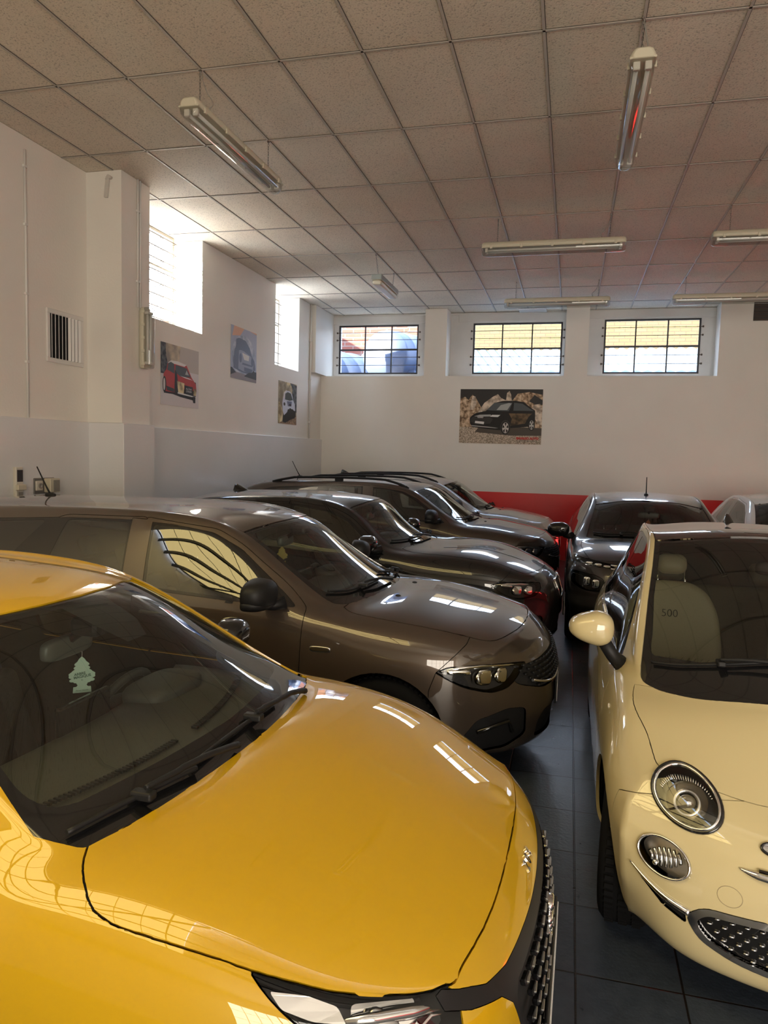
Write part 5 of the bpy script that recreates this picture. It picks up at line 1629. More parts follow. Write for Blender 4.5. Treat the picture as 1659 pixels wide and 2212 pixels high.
# ---- the bronze estates with a long front
UM_T = [(-.05, -.05), (0, 0), (.112, .19), (.34, .40), (.60, .66), (.846, .92), (.94, 1.10), (1.06, 1.25), (1.17, 1.395), (1.5, 1.70), (1.69, 1.885), (1.88, 2.05), (2.15, 2.28), (2.5, 2.6), (2.98, 3.25), (3.4, 3.85), (3.55, 4.05), (3.75, 4.32), (3.96, 4.52)]
def estate(**k):
    sp = dict(um=UM_T, vs=1.022, wlow=1.0,
        hood_dw=[(0, .05), (.112, .066), (.33, .030), (.6, -.012), (.83, -.020), (1.1, -.016)],
        belt_dw=[(1.1, .02), (1.5, .055), (2.5, .06), (3.0, .07), (3.5, .10), (4, .12)],
        top_dw=[(.94, -.018), (1.1, -.012), (1.5, .018), (1.7, .030), (2.15, .055), (2.5, .06), (3.0, .09), (3.4, .125), (3.55, .13), (3.75, .22), (4, .18)],
        uF=.92, uR=3.56, R=.318, track=.765, level=3,
        bumper=[(-.3, -.1), (.66, -.1), (.655, .60), (.62, .70), (.475, .84), (.40, 1.1), (-.3, 1.1)],
        fdoor=rounded([(1.42, .30), (1.39, .60), (1.385, .98), (1.53, 1.10), (1.85, 1.31), (2.02, 1.385), (2.50, 1.435), (2.46, 1.02), (2.44, .30)], [.05, .1, .02, .1, .1, .05, .02, .02, .05]),
        rdoor=rounded([(2.44, .30), (2.46, 1.02), (2.50, 1.435), (3.10, 1.425), (3.22, 1.36), (3.42, 1.10), (3.30, .80), (3.2, .55), (3.18, .30)], [.05, .02, .02, .1, .1, .08, .2, .1, .05]),
        seal=rounded([(1.44, .982), (1.60, 1.105), (1.84, 1.275), (2.04, 1.362), (2.3, 1.398), (2.6, 1.414), (3.1, 1.405), (3.9, 1.36), (4.1, 1.30), (4.18, 1.19), (3.5, 1.10), (2.5, 1.032), (1.9, 1.0)], .03),
        windows=[rounded([(1.60, 1.002), (1.64, 1.095), (1.86, 1.258), (2.05, 1.345), (2.28, 1.384), (2.44, 1.394), (2.385, 1.042), (1.9, 1.016)], .02),
                 rounded([(2.555, 1.055), (2.61, 1.400), (2.95, 1.397), (3.06, 1.392), (3.10, 1.095)], .02),
                 rounded([(3.40, 1.13), (3.22, 1.385), (3.80, 1.35), (4.02, 1.29), (4.08, 1.20)], .03)],
        bpillar=[(2.40, 1.02), (2.455, 1.42), (2.60, 1.425), (2.545, 1.04)],
        ws_out=spline([(1.075, 0), (1.085, .18), (1.11, .34), (1.155, .50), (1.20, .61), (1.26, .665), (1.32, .668)], 5) + spline([(1.60, .622), (1.76, .592), (1.887, .569)], 4) + spline([(1.87, .50), (1.81, .35), (1.765, .18), (1.75, 0)], 5),
        ws_in=spline([(1.19, 0), (1.20, .18), (1.225, .34), (1.265, .49), (1.32, .585), (1.40, .605)], 5) + spline([(1.60, .578), (1.76, .556), (1.855, .538)], 4) + spline([(1.84, .47), (1.785, .33), (1.75, .18), (1.735, 0)], 5),
        roof=spline([(1.75, 0), (1.765, .18), (1.81, .35), (1.87, .50), (1.887, .569)], 5) + [(2.1, .573), (2.6, .568), (3.3, .548), (4.0, .505)] + spline([(4.12, .45), (4.16, .25), (4.17, 0)], 4),
        hood=spline([(.19, 0), (.198, .15), (.222, .32), (.262, .46), (.31, .57), (.36, .63), (.45, .675), (.605, .708), (.841, .728), (1.05, .722), (1.15, .702), (1.205, .665)], 4) + spline([(1.195, .60), (1.155, .50), (1.11, .34), (1.085, .18), (1.075, 0)], 5),
        front_cuts=[('intake', rounded([(0, .42), (.42, .42), (.47, .36), (.44, .25), (0, .22)], [0, .02, .03, .04, 0]), False),
                    ('grille', rounded([(0, .722), (.30, .716), (.48, .705), (.60, .70), (.66, .68), (.60, .60), (.46, .555), (0, .548)], [0, 0, 0, .01, .02, .03, .05, 0]), False)],
        side_cuts=[('fog_housing', rounded([(.50, .30), (.40, .43), (.24, .475), (.15, .46), (.15, .30), (.26, .235), (.42, .235)], .03))],
        side_cuts2=[('headlight', rounded([(.625, .700), (.56, .730), (.40, .735), (.20, .722), (.165, .715), (.21, .63), (.25, .590), (.33, .575), (.47, .615)], [.01, .02, .05, .02, .01, .03, .03, .05, .05]))],
        mirror=dict(u=1.60, v=.985, w=1.075, size=(.10, .26, .175), mat=M_TRIM, bu=1.50, bv=.835, bw=1.01, low=True),
        wipers=[([(1.33, -.60), (1.24, -.46), (1.18, -.25), (1.16, -.05)], [(1.11, .10), (1.14, -.10), (1.185, -.26), (1.195, -.32)]),
                ([(1.205, .10), (1.185, .30), (1.20, .45), (1.24, .56)], [(1.19, .60), (1.17, .50), (1.185, .40), (1.19, .34)])],
        cabin=dict(cowl=1.21, belt=.985, half=.715, sy=.37, seat=2.33, tail=4.4, mir=(1.84, 1.255), sbase=.37, sback=.60))
    def extra(root, B, P):
        lamp_inside(root, B, [(.50, .70, .07, .016, .012), (.36, .66, .045, .045, .03), (.27, .66, .038, .045, .03)], [(.37, .655, .035, .02), (.275, .655, .032, .02)], [(.60, .703), (.5, .722), (.38, .727), (.26, .718), (.19, .71)])
        pts = [(v, w) for k, w in enumerate((.70, .675, .65, .625, .60, .575)) for v in [(i + .5 * (k % 2)) * .05 for i in range(-13, 14)] if abs(v) < .62 - (.70 - w) * .9]
        mesh_bars(root, B, pts, (.030, .012, .020))
        b = MB(); q = []
        for v in np.linspace(-.52, .52, 25):
            p, n = B.hit('front', v, .560 + .05 * (abs(v) / .52) ** 4); q.append(p + n * .004)
        b.tube(q, .009, 8); b.build('grille_chrome', M_CHROME, root)
        b = MB()
        for sd in (1, -1):
            p0 = B.hit('side', -.40, .36, sd); p1 = B.hit('side', -.24, .40, sd); p2 = B.hit('side', -.22, .33, sd)
            b.tube([p0[0], p1[0], p2[0]], .012, 6)
        b.build('fog_rib', M_GLOSSB, root)
        for sd in (1, -1):      # side repeater frame on the wing
            p, n = B.hit('side', -1.27, .775, sd)
            b = MB(); b.ellipsoid(p, (.062, .008, .017), .5, .5); b.build('wing_badge', M_ALU, root)
            for u0, w0 in ((2.30, .90), (3.12, .95)):
                p, n = B.hit('side', -u0, w0, sd); b = MB(); b.tube([p + Vector((-.09, 0, 0)), p + n * .032 + Vector((-.07, 0, 0)), p + n * .036, p + n * .032 + Vector((.07, 0, 0)), p + Vector((.09, 0, 0))], [.012, .016, .017, .016, .012], 10); b.build('door_handle', P, root)
        for s in (.25, -.25):   # washer jets on the bonnet
            p, n = B.hit('top', -.98, s); b = MB(); b.ellipsoid(p, (.018, .012, .008)); b.build('washer_jet', M_TRIM, root)
        plate(root, .010, 0, .47)
        if k.get('rails'):
            for s in (1, -1):
                q = []
                for i in range(25):
                    u = 1.98 + (3.95 - 1.98) * i / 24; p, n = B.hit('top', -u, s * (.575 - .03 * i / 24)); h = .045 * min(1, 6 * i / 24, 6 * (1 - i / 24))
                    q.append(p + Vector((0, 0, .004 + h)))
                b = MB(); b.tube(q, [.012] + [.017] * 23 + [.012], 10)
                for i in (1, 12, 23):
                    b.box(q[i] + Vector((-.06, -.012, -.05)), q[i] + Vector((.06, .012, 0)), .006, 1)
                b.build('roof_rail', M_TRIM, root)
    sp['extra'] = extra
    sp.update(k)
    return sp

BRONZE = paint('bronze_paint', (.074, .056, .044), .5, .36, flake=.06)
CARS = {}
CARS['bronze'] = make_hatch(estate(loc=(-.03, 4.65, 0), rz=0, label='bronze estate car with plain roof, parked next behind the yellow car', group=None, paint=BRONZE, antenna=(3.72, 'whip', .24), arch_trim=None))
CARS['rails'] = make_hatch(estate(loc=(-.10, 10.1, 0), rz=0, label='bronze estate car with black roof rails, behind the black hatchback', paint=BRONZE, antenna=(3.75, 'whip', .26), rails=True, level=2, arch_trim=None))
CARS['silver'] = make_hatch(estate(loc=(-.12, 12.42, 0), rz=0, label='silver estate car parked at the end of the row by the back wall', paint=paint('silver_paint', (.50, .49, .48), .7, .3, flake=.05), antenna=(3.75, 'fin'), rails=True, level=2))

# ---- black hatchback with a sculpted bonnet
UM_B = [(-.05, -.05), (0, 0), (.112, .17), (.34, .38), (.60, .62), (.846, .85), (.94, 1.31), (1.06, 1.50), (1.17, 1.62), (1.5, 1.82), (1.69, 1.985), (1.88, 2.15), (2.15, 2.38), (2.5, 2.65), (2.98, 3.12), (3.4, 3.55), (3.55, 3.72), (3.75, 4.02), (3.96, 4.25)]
UM_T_PTS = UM_T
def conv(poly, a, b):
    """outline of the estate moved to another car's proportions"""
    inv = [(y, x) for x, y in a]
    return [(ip(b, ip(inv, u)), v) for u, v in poly]
e = estate()
def lower(poly, d0, d1, w0=.95, w1=1.4):
    return [(u, w + (d0 if w < w0 else d0 + (d1 - d0) * min(1, (w - w0) / (w1 - w0)))) for u, w in poly]
cv = lambda q: conv(q, UM_T, UM_B)
BLACK = paint('black_paint', (.006, .006, .007), .0, .3)
def bmw_extra(root, B, P):
    lamp_inside(root, B, [(.46, .735, .06, .014, .012), (.36, .69, .045, .045, .03), (.26, .685, .04, .042, .03)], [(.37, .685, .036, .02), (.27, .68, .034, .02)], [(.57, .745), (.46, .748), (.34, .745), (.22, .735)])
    for s in (1, -1):           # twin radiator openings
        q = rounded([(.03 * s, .575), (.035 * s, .735), (.28 * s, .725), (.30 * s, .64), (.24 * s, .555)], .03)
        b = MB(); r = []
        for v, w in q:
            p, n = B.hit('front', v, w); r.append(p + n * .006)
        b.tube(r, .011, 8, closed=True); b.build('grille_surround', M_CHROME, root)
        b = MB()
        for i in range(9):
            v = s * (.055 + .026 * i)
            p, n = B.hit('front', v, .58); p2, n2 = B.hit('front', v, .72); b.tube([p + n * .0, p2 + n2 * .0], .005, 6)
        b.build('grille_slat', M_GLOSSB, root)
    p, n = B.hit('top', -.20, 0); b = MB(); b.lathe([(0, 0), (.004, .0), (.004, .038), (0, .04)], p, n, 24); b.build('emblem', M_CHROME, root)
    plate(root, .03, 0, .47)
    for s in (1, -1):           # bonnet ribs
        b = MB(); q = []
        for i in range(15):
            u = .30 + .85 * i / 14; p, n = B.hit('top', -u, s * (.27 + .16 * i / 14)); q.append(p - n * .0085)
        b.tube(q, [.002] + [.012] * 13 + [.002], 10); b.build('bonnet_rib', P, root)
CARS['black'] = make_hatch(estate(loc=(-.03, 7.2, 0), rz=0, label='glossy black hatchback with fin antenna, between the two bronze estates', paint=BLACK, um=UM_B, vs=1.025,
    hood_dw=[(0, .03), (.112, .030), (.33, .025), (.6, .012), (.83, .0), (1.1, .0)], belt_dw=[(1.1, .04), (1.5, .045), (2.5, .045), (3.5, .03), (4, 0)],
    top_dw=[(.94, -.005), (1.1, .0), (1.5, .0), (1.7, .0), (2.15, .015), (2.5, .02), (3.0, .035), (3.4, .05), (3.55, .05), (3.75, .05), (4, .02)],
    uF=.86, uR=3.53, R=.325, level=3,
    bumper=cv(e['bumper']), fdoor=lower(cv(e['fdoor']), -.01, -.045), rdoor=lower(cv(e['rdoor']), -.01, -.055), seal=lower(cv([(u, w) for u, w in e['seal'] if u < 4.0]), -.012, -.05),
    windows=[lower(cv(q), -.012, -.05) for q in e['windows'][:2]], bpillar=[(0, 0), (0, .01), (.01, .01)], ws_out=cv(e['ws_out']), ws_in=cv(e['ws_in']), roof=cv(e['roof']), hood=cv(e['hood']),
    side_cuts=[('fog_housing', rounded([(.44, .28), (.38, .42), (.22, .46), (.15, .44), (.16, .28), (.26, .23), (.40, .23)], .03))],
    front_cuts=[('intake', rounded([(0, .42), (.42, .42), (.47, .36), (.44, .25), (0, .22)], [0, .02, .03, .04, 0]), False), ('grille', rounded([(0, .735), (.28, .725), (.30, .64), (.24, .555), (0, .56)], [0, .03, .03, .03, 0]), False)],
    side_cuts2=[('headlight', rounded([(.60, .742), (.52, .765), (.34, .765), (.19, .748), (.175, .69), (.22, .63), (.36, .61), (.48, .66)], [.01, .02, .04, .02, .02, .03, .05, .05]))],
    mirror=dict(u=1.70, v=.985, w=1.06, size=(.10, .25, .15), mat=M_GLOSSB, bu=1.60, bv=.835, bw=1.0),
    wipers=[(cv(a), cv(b)) for a, b in e['wipers']], cabin=dict(cowl=1.42, belt=.965, half=.715, sy=.37, seat=2.42, tail=4.1, mir=(1.94, 1.225)),
    antenna=(3.38, 'fin'), extra=bmw_extra, arch_trim=None))

# ---- dark grey hatchback facing the camera in the second column
UM_C = [(-.05, -.05), (0, 0), (.112, .10), (.34, .30), (.60, .56), (.846, .80), (.94, .98), (1.06, 1.09), (1.17, 1.20), (1.5, 1.50), (1.69, 1.74), (1.88, 1.90), (2.15, 2.15), (2.5, 2.5), (2.98, 2.98), (3.4, 3.4), (3.55, 3.55), (3.75, 3.72), (3.96, 3.9)]
cc = lambda q: conv(q, UM_T, UM_C)
def c3_extra(root, B, P):
    for s in (1, -1):
        t = empty('lamp_cluster', (0, 0, 0)); t.parent = root
        for (v, w, r) in ((.50, .862, .020), (.58, .868, .022), (.66, .875, .020)):
            p, n = B.hit('front', s * v, w); b = MB(); b.ellipsoid(p - n * .016, (.012, .034, .018), .6, .6); b.build('lamp_reflector', M_REFL, t)
        for (v, w) in ((.60, .69), (.68, .70)):
            p, n = B.hit('front', s * v, w); b = MB(); b.ellipsoid(p - n * .02, (.014, .036, .044), .6, .6); b.build('lamp_reflector', M_REFL, t)
    b = MB()                    # double chevron bars running across the nose
    for w0, r in ((.875, .010), (.845, .010)):
        q = []
        for v in np.linspace(-.46, .46, 33):
            p, n = B.hit('front', v, w0 - .004 + (.028 * max(0, 1 - abs(v) / .09))); q.append(p + n * .006)
        b.tube(q, r, 8)
    b.build('chevron_bar', M_CHROME, root)
    plate(root, .03, 0, .52)
CARS['grey'] = make_hatch(estate(loc=(.87, 6.95, 0), rz=-PI / 2, label='dark grey hatchback facing the camera, behind the cream city car', ws_mat=M_WSD, paint=paint('grey_paint', (.040, .038, .040), .5, .32, flake=.05), um=UM_C, vs=1.0,
    hood_dw=[(0, .10), (.112, .12), (.33, .10), (.6, .055), (.83, .035), (1.1, .03)], belt_dw=[(1.1, .06), (1.5, .06), (2.5, .05), (3.5, .04), (4, 0)],
    top_dw=[(.94, .03), (1.1, .03), (1.5, .02), (1.7, .01), (2.15, .03), (2.5, .037), (3.0, .05), (3.4, .06), (3.55, .06), (3.75, .04), (4, .02)],
    uF=.82, uR=3.36, R=.318, level=2, track=.755,
    bumper=cc(e['bumper']), fdoor=lower(cc(e['fdoor']), .0, -.025), rdoor=lower(cc(e['rdoor']), .0, -.035), seal=lower(cc([(u, w) for u, w in e['seal'] if u < 3.8]), .01, -.03),
    windows=[lower(cc(q), .01, -.03) for q in e['windows'][:2]], bpillar=[(0, 0), (0, .01), (.01, .01)], ws_out=cc(e['ws_out']), ws_in=cc(e['ws_in']), roof=cc(e['roof']), hood=cc(e['hood']), hood_z=.80,
    side_cuts=[], side_cuts2=[],
    front_cuts=[('intake', rounded([(0, .44), (.50, .44), (.56, .36), (.50, .25), (0, .22)], [0, .02, .03, .04, 0]), False), ('dark_band', rounded([(0, .84), (.30, .84), (.40, .78), (.40, .64), (0, .60)], [0, .03, .03, .03, 0]), False),
                ('headlight', rounded([(.44, .845), (.44, .885), (.60, .90), (.80, .915), (.80, .865), (.62, .85)], .015), True), ('lower_lamp', rounded([(.53, .63), (.51, .74), (.60, .775), (.82, .775), (.82, .65), (.70, .61)], .04), True)],
    mirror=dict(u=1.36, v=.97, w=1.075, size=(.09, .24, .16), mat=M_GLOSSB, bu=1.30, bv=.815, bw=1.02),
    wipers=[(cc(a), cc(b)) for a, b in e['wipers']], cabin=dict(cowl=1.07, belt=1.0, half=.70, sy=.36, seat=2.1, tail=3.8, mir=(1.66, 1.25)),
    antenna=(2.05, 'whip', .21, 0, (-.10, 0, 1)), extra=c3_extra, arch_trim=M_TRIM))

# ---- white hatchback at the right edge
def white_extra(root, B, P):
    plate(root, .03, 0, .50)
CARS['white'] = make_hatch(estate(loc=(2.88, 8.5, 0), rz=-PI / 2, label='white hatchback at the right edge, beyond the dark grey hatchback', paint=paint('white_paint', (.70, .69, .67), 0., .4), um=UM_C, vs=1.0,
    hood_dw=[(0, .03), (.112, .03), (.33, .02), (.6, .01), (1.1, .0)], belt_dw=[(1.1, .02), (1.5, .02), (2.5, .02), (3.5, .0), (4, 0)],
    top_dw=[(.94, .0), (1.1, .0), (1.5, .0), (2.15, .0), (2.5, .0), (3.0, .02), (3.4, .03), (4, .0)],
    uF=.82, uR=3.36, R=.315, level=2, track=.755,
    bumper=cc(e['bumper']), fdoor=lower(cc(e['fdoor']), -.03, -.055), rdoor=lower(cc(e['rdoor']), -.03, -.06), seal=lower(cc([(u, w) for u, w in e['seal'] if u < 3.8]), -.02, -.055),
    windows=[lower(cc(q), -.02, -.055) for q in e['windows'][:2]], bpillar=[(0, 0), (0, .01), (.01, .01)], ws_out=cc(e['ws_out']), ws_in=cc(e['ws_in']), roof=cc(e['roof']), hood=cc(e['hood']),
    side_cuts=[], mirror=dict(u=1.36, v=.96, w=1.03, size=(.09, .24, .15), mat=M_GLOSSB, bu=1.30, bv=.815, bw=.98),
    wipers=[], cabin=dict(cowl=1.07, belt=.96, half=.70, sy=.36, seat=2.1, tail=3.8, mir=(1.66, 1.22)), antenna=(3.2, 'fin'), extra=white_extra))

freshener((-1.90, 4.66, 1.21), .40, .12, (.42, .33, .08), 'yellow tree-shaped air freshener hanging in the nearest bronze estate', False)
freshener((.87, 8.60, 1.20), .0, .12, (.45, .16, .04), 'orange tree-shaped air freshener hanging in the dark grey hatchback', False)
# ------------------------------------------------------------------ cream city car facing the camera
ST_F = [
 [(.40,.62,.17),(.35,.72,.22),(.30,.755,.38),(.30,.765,.53),(.345,.745,.63),(.385,.69,.705),(.385,.60,.745),(.33,.43,.726),(.285,.22,.712),(.272,0,.708)],
 [(.55,.70,.17),(.53,.785,.22),(.52,.805,.38),(.52,.812,.55),(.55,.795,.68),(.565,.735,.768),(.56,.655,.800),(.50,.45,.818),(.46,.22,.828),(.45,0,.831)],
 [(.75,.70,.17),(.75,.80,.22),(.75,.818,.38),(.75,.822,.56),(.76,.806,.71),(.76,.757,.825),(.75,.69,.872),(.68,.47,.905),(.62,.23,.92),(.61,0,.923)],
 [(1.0,.70,.17),(1.0,.80,.22),(1.0,.82,.38),(1.0,.825,.58),(1.02,.805,.74),(1.08,.758,.895),(1.04,.685,.945),(.97,.652,.965),(.78,.34,.985),(.72,0,.99)],
 [(1.35,.70,.17),(1.35,.80,.22),(1.35,.82,.38),(1.35,.825,.58),(1.36,.81,.76),(1.40,.758,.945),(1.36,.640,1.215),(1.31,.603,1.23),(1.16,.30,1.275),(1.11,0,1.285)],
 [(1.7,.70,.17),(1.7,.80,.22),(1.7,.82,.38),(1.7,.825,.58),(1.7,.81,.77),(1.75,.762,.965),(1.73,.588,1.400),(1.70,.550,1.448),(1.58,.28,1.490),(1.55,0,1.50)],
 [(2.0,.70,.17),(2.0,.80,.22),(2.0,.82,.38),(2.0,.825,.58),(2.0,.81,.77),(2.0,.765,.975),(2.0,.588,1.412),(2.0,.538,1.464),(1.95,.28,1.502),(1.93,0,1.508)],
 [(2.35,.70,.17),(2.35,.80,.22),(2.35,.82,.38),(2.35,.825,.58),(2.35,.81,.78),(2.35,.765,.985),(2.35,.578,1.432),(2.35,.528,1.458),(2.35,.28,1.494),(2.35,0,1.500)],
 [(2.75,.70,.17),(2.75,.80,.22),(2.75,.82,.38),(2.75,.825,.58),(2.75,.805,.79),(2.75,.752,1.0),(2.75,.525,1.395),(2.75,.475,1.425),(2.75,.27,1.455),(2.75,0,1.462)],
 [(3.08,.69,.20),(3.08,.78,.26),(3.08,.80,.42),(3.08,.80,.60),(3.08,.775,.80),(3.08,.71,1.0),(3.12,.50,1.21),(3.15,.44,1.24),(3.2,.25,1.27),(3.22,0,1.275)],
 [(3.30,.62,.26),(3.30,.70,.32),(3.32,.72,.46),(3.32,.72,.64),(3.30,.70,.82),(3.28,.64,.95),(3.32,.52,1.0),(3.34,.42,1.02),(3.37,.24,1.035),(3.38,0,1.04)],
 [(3.42,.55,.30),(3.42,.60,.36),(3.44,.62,.48),(3.44,.62,.64),(3.43,.60,.78),(3.42,.55,.85),(3.44,.46,.87),(3.46,.36,.88),(3.48,.2,.89),(3.48,0,.89)],
]
CAP_F = [
 [(.27,.50,.17),(.18,.38,.165),(.12,.2,.16),(.11,0,.16)],
 [(.20,.60,.21),(.115,.44,.205),(.06,.22,.20),(.05,0,.20)],
 [(.175,.62,.37),(.10,.45,.365),(.055,.22,.36),(.045,0,.36)],
 [(.225,.64,.52),(.138,.46,.52),(.085,.23,.52),(.07,0,.52)],
 [(.290,.62,.645),(.208,.44,.638),(.158,.22,.63),(.143,0,.63)],
]
def rot_ell(cx, cy, rx, ry, a, n=40):
    a = math.radians(a); o = []
    for i in range(n):
        t = 2 * PI * i / n; x, y = rx * math.cos(t), ry * math.sin(t)
        o.append((cx + x * math.cos(a) - y * math.sin(a), cy + x * math.sin(a) + y * math.cos(a)))
    return o

def make_city():
    root = tag(empty('car', (1.0, 2.35, 0), -PI / 2), 'cream white small city car with round headlamps, cut by the right edge', 'car')
    P = paint('cream_paint', (.56, .475, .27), 0., .42)
    B = Body(ST_F, CAP_F, 3)
    uF, uR, R = .70, 3.0, .30
    B.cut('front_bumper', 'side', U([(-.3, -.1), (.425, -.1), (.425, .64), (.36, .665), (.30, .70), (.30, 1.1), (-.3, 1.1)]), both=True, face=None)
    B.cut('front_door', 'side', U(rounded([(1.16, .30), (1.13, .60), (1.12, .90), (1.20, .975), (1.40, 1.215), (1.62, 1.39), (1.80, 1.465), (2.15, 1.485), (2.24, 1.0), (2.25, .30)], [.05, .1, .02, .1, .1, .08, .05, .05, .02, .05])), both=True, face=.1)
    B.cut('window_seal', 'side', U(rounded([(1.135, .925), (1.24, 1.03), (1.42, 1.225), (1.62, 1.375), (1.80, 1.44), (2.12, 1.455), (2.50, 1.41), (2.85, 1.20), (2.90, 1.06), (2.2, .99), (1.6, .965)], [.01, .05, .1, .1, .08, .05, .1, .1, .05, .02, .02])), both=True, face=.04)
    B.cut('side_window', 'side', U(rounded([(1.29, .985), (1.30, 1.06), (1.45, 1.225), (1.64, 1.36), (1.81, 1.422), (2.05, 1.435), (2.12, 1.005), (1.7, .985)], .03)), both=True, face=.04)
    B.cut('rear_side_window', 'side', U(rounded([(2.20, 1.015), (2.14, 1.43), (2.46, 1.385), (2.78, 1.19), (2.82, 1.075)], .04)), both=True, face=.04)
    B.cut('windshield_border', 'top', sym(spline([(.655, 0), (.672, .20), (.725, .44), (.80, .575), (.90, .655), (.985, .662)], 5) + spline([(1.31, .610), (1.50, .578), (1.698, .551)], 4) + spline([(1.672, .48), (1.605, .30), (1.585, .15), (1.578, 0)], 5)), cond=lambda m: m.z > .86, face=.04)
    B.cut('windshield', 'top', sym(spline([(.85, 0), (.86, .20), (.885, .40), (.94, .53), (1.02, .618), (1.12, .612)], 5) + spline([(1.31, .592), (1.50, .558), (1.655, .532)], 4) + spline([(1.625, .45), (1.575, .28), (1.555, .15), (1.55, 0)], 5)), cond=lambda m: m.z > .86, face=.04)
    B.cut('roof', 'top', sym(spline([(1.578, 0), (1.585, .15), (1.605, .30), (1.672, .48), (1.698, .551)], 5) + [(2.0, .548), (2.4, .535), (2.75, .50), (3.0, .44)] + spline([(3.06, .35), (3.1, .2), (3.1, 0)], 4)), cond=lambda m: m.z > 1.2, face=.1)
    B.cut('grille_frame', 'front', symf(rounded([(0, .425), (.33, .420), (.51, .412), (.565, .37), (.525, .305), (.42, .262), (.3, .245), (0, .240)], [0, .01, .03, .03, .04, .05, .05, 0])), cond=lambda m: m.x > -.4, face=None)
    B.cut('grille', 'front', symf(rounded([(0, .402), (.33, .398), (.50, .392), (.535, .36), (.50, .315), (.41, .280), (.3, .265), (0, .260)], [0, .01, .03, .03, .04, .05, .05, 0])), cond=lambda m: m.x > -.4, face=None)
    B.cut('slot', 'front', rounded([(.565, .375), (.62, .390), (.68, .418), (.728, .452), (.69, .412), (.63, .365), (.56, .34)], .01), cond=lambda m: m.x > -.4, face=None, both=True)
    B.cut('hood', 'top', sym(spline([(.275, 0), (.278, .15), (.286, .30), (.315, .42), (.37, .56), (.425, .634), (.50, .652), (.578, .664), (.713, .698), (.82, .702), (.90, .690)], 4) + spline([(.845, .62), (.80, .575), (.725, .44), (.672, .20), (.655, 0)], 5)), cond=lambda m: m.z > .64, face=.02)
    HL = rot_ell(.553, .690, .108, .074, 6); FG = rot_ell(.630, .514, .080, .058, 5)
    B.cut('headlight', 'front', HL, cond=lambda m: m.x > -.7, face=.02, both=True)
    B.cut('fog_lamp', 'front', FG, cond=lambda m: m.x > -.7, face=.02, both=True)
    for u in (uF, uR):
        B.cut('void', 'side', circle(u, R, R + .032), cond=lambda m: abs(m.y) > .45, face=None, both=True)
    g = dict(gap=.0017, lip=.014)
    assemble(root, B, {
        'body': dict(part='body_shell', mat=P, **g), 'hood': dict(part='hood', mat=P, **g), 'front_bumper': dict(part='front_bumper', mat=P, **g),
        'roof': dict(part='glass_roof', mat=principled('roof_glass', (.035, .022, .020), .04, coat=.6), gap=.002, lip=.006),
        'front_door': dict(part='door', mat=P, split=True, **g), 'window_seal': dict(part='window_seal', mat=M_GLOSSB, split=True, off=-.001),
        'side_window': dict(part='side_window', mat=M_SG, split=True, off=-.002), 'rear_side_window': dict(part='rear_side_window', mat=M_SG, split=True, off=-.002),
        'windshield_border': dict(part='windshield_border', mat=M_GLOSSB, off=-.005), 'windshield': dict(part='windshield', mat=M_WSD, off=-.005),
        'grille_frame': dict(part='grille_frame', mat=M_CHROME, off=.003, lip=.012), 'grille': dict(part='grille', mat=M_GLOSSB, off=-.014, lip=-.014), 'slot': dict(part='bumper_slot', mat=M_TRIM, split=True, off=-.012, lip=-.012),
        'headlight': dict(part='headlight', mat=M_LENS, split=True, gap=.010, off=.006, housing=(M_LAMPD, .055)), 'fog_lamp': dict(part='fog_lamp', mat=M_LENS, split=True, gap=.008, off=.004, housing=(principled('lamp_bowl_metal', (.62, .58, .50), .38, 1.0), .045))})
    lining(root, B, ('void', 'windshield', 'side_window', 'rear_side_window', 'headlight', 'fog_lamp', 'grille', 'grille_frame', 'slot'))
    def ring(poly, s, off, r, name, mat):
        b = MB(); q = []
        cx = sum(p[0] for p in poly) / len(poly); cy = sum(p[1] for p in poly) / len(poly)
        for v, w in poly:
            p, n = B.hit('front', s * (cx + (v - cx) * off[0]), cy + (w - cy) * off[0]); q.append(p + n * off[1])
        b.tube(q, r, 8, closed=True); return b.build(name, mat, root)
    for s in (1, -1):
        ring(HL, s, (1.0, .002), .0075, 'headlight_seal', M_GLOSSB); ring(HL, s, (.93, .008), .005, 'headlight_ring', M_CHROME)
        ring(FG, s, (.97, .006), .0045, 'fog_lamp_ring', M_CHROME)
        t = empty('lamp_cluster', (0, 0, 0)); t.parent = root
        # main bowl: reflector dish, projector eye and a light blade
        p, n = B.hit('front', s * .553, .685)
        n2 = (n + Vector((.5, 0, 0))).normalized()
        b = MB(); b.lathe([(-.040, .001), (-.036, .03), (-.018, .060), (-.006, .068)], p, n2, 32); b.build('lamp_reflector', principled('smoked_reflector', (.26, .23, .17), .12, 1.0), t)
        b = MB(); b.lathe([(-.03, .044), (-.008, .047), (-.004, .042), (-.006, .036), (-.022, .034)], p + Vector((0, 0, -.006)), n2, 32); b.build('projector_ring', M_ALU, t)
        b = MB(); b.ellipsoid(p - n2 * .030 + Vector((0, 0, -.006)), (.022, .034, .034)); b.build('projector_lens', principled('projector_glass', (.12, .10, .06), .03, coat=1.), t)
        b = MB()
        for i in range(26):
            a = math.radians(20 + 140 * i / 25); q0 = (s * (.553 + .078 * math.cos(a)), .689 + .048 * math.sin(a)); q1 = (s * (.553 + .094 * math.cos(a)), .689 + .062 * math.sin(a))
            a0, m0 = B.hit('front', *q0); a1, m1 = B.hit('front', *q1); b.tube([a0 - m0 * .016, a1 - m1 * .010], .0018, 5)
        b.build('lamp_ribs', M_REFL, t)
        p, n = B.hit('front', s * .63, .51)
        b = MB()
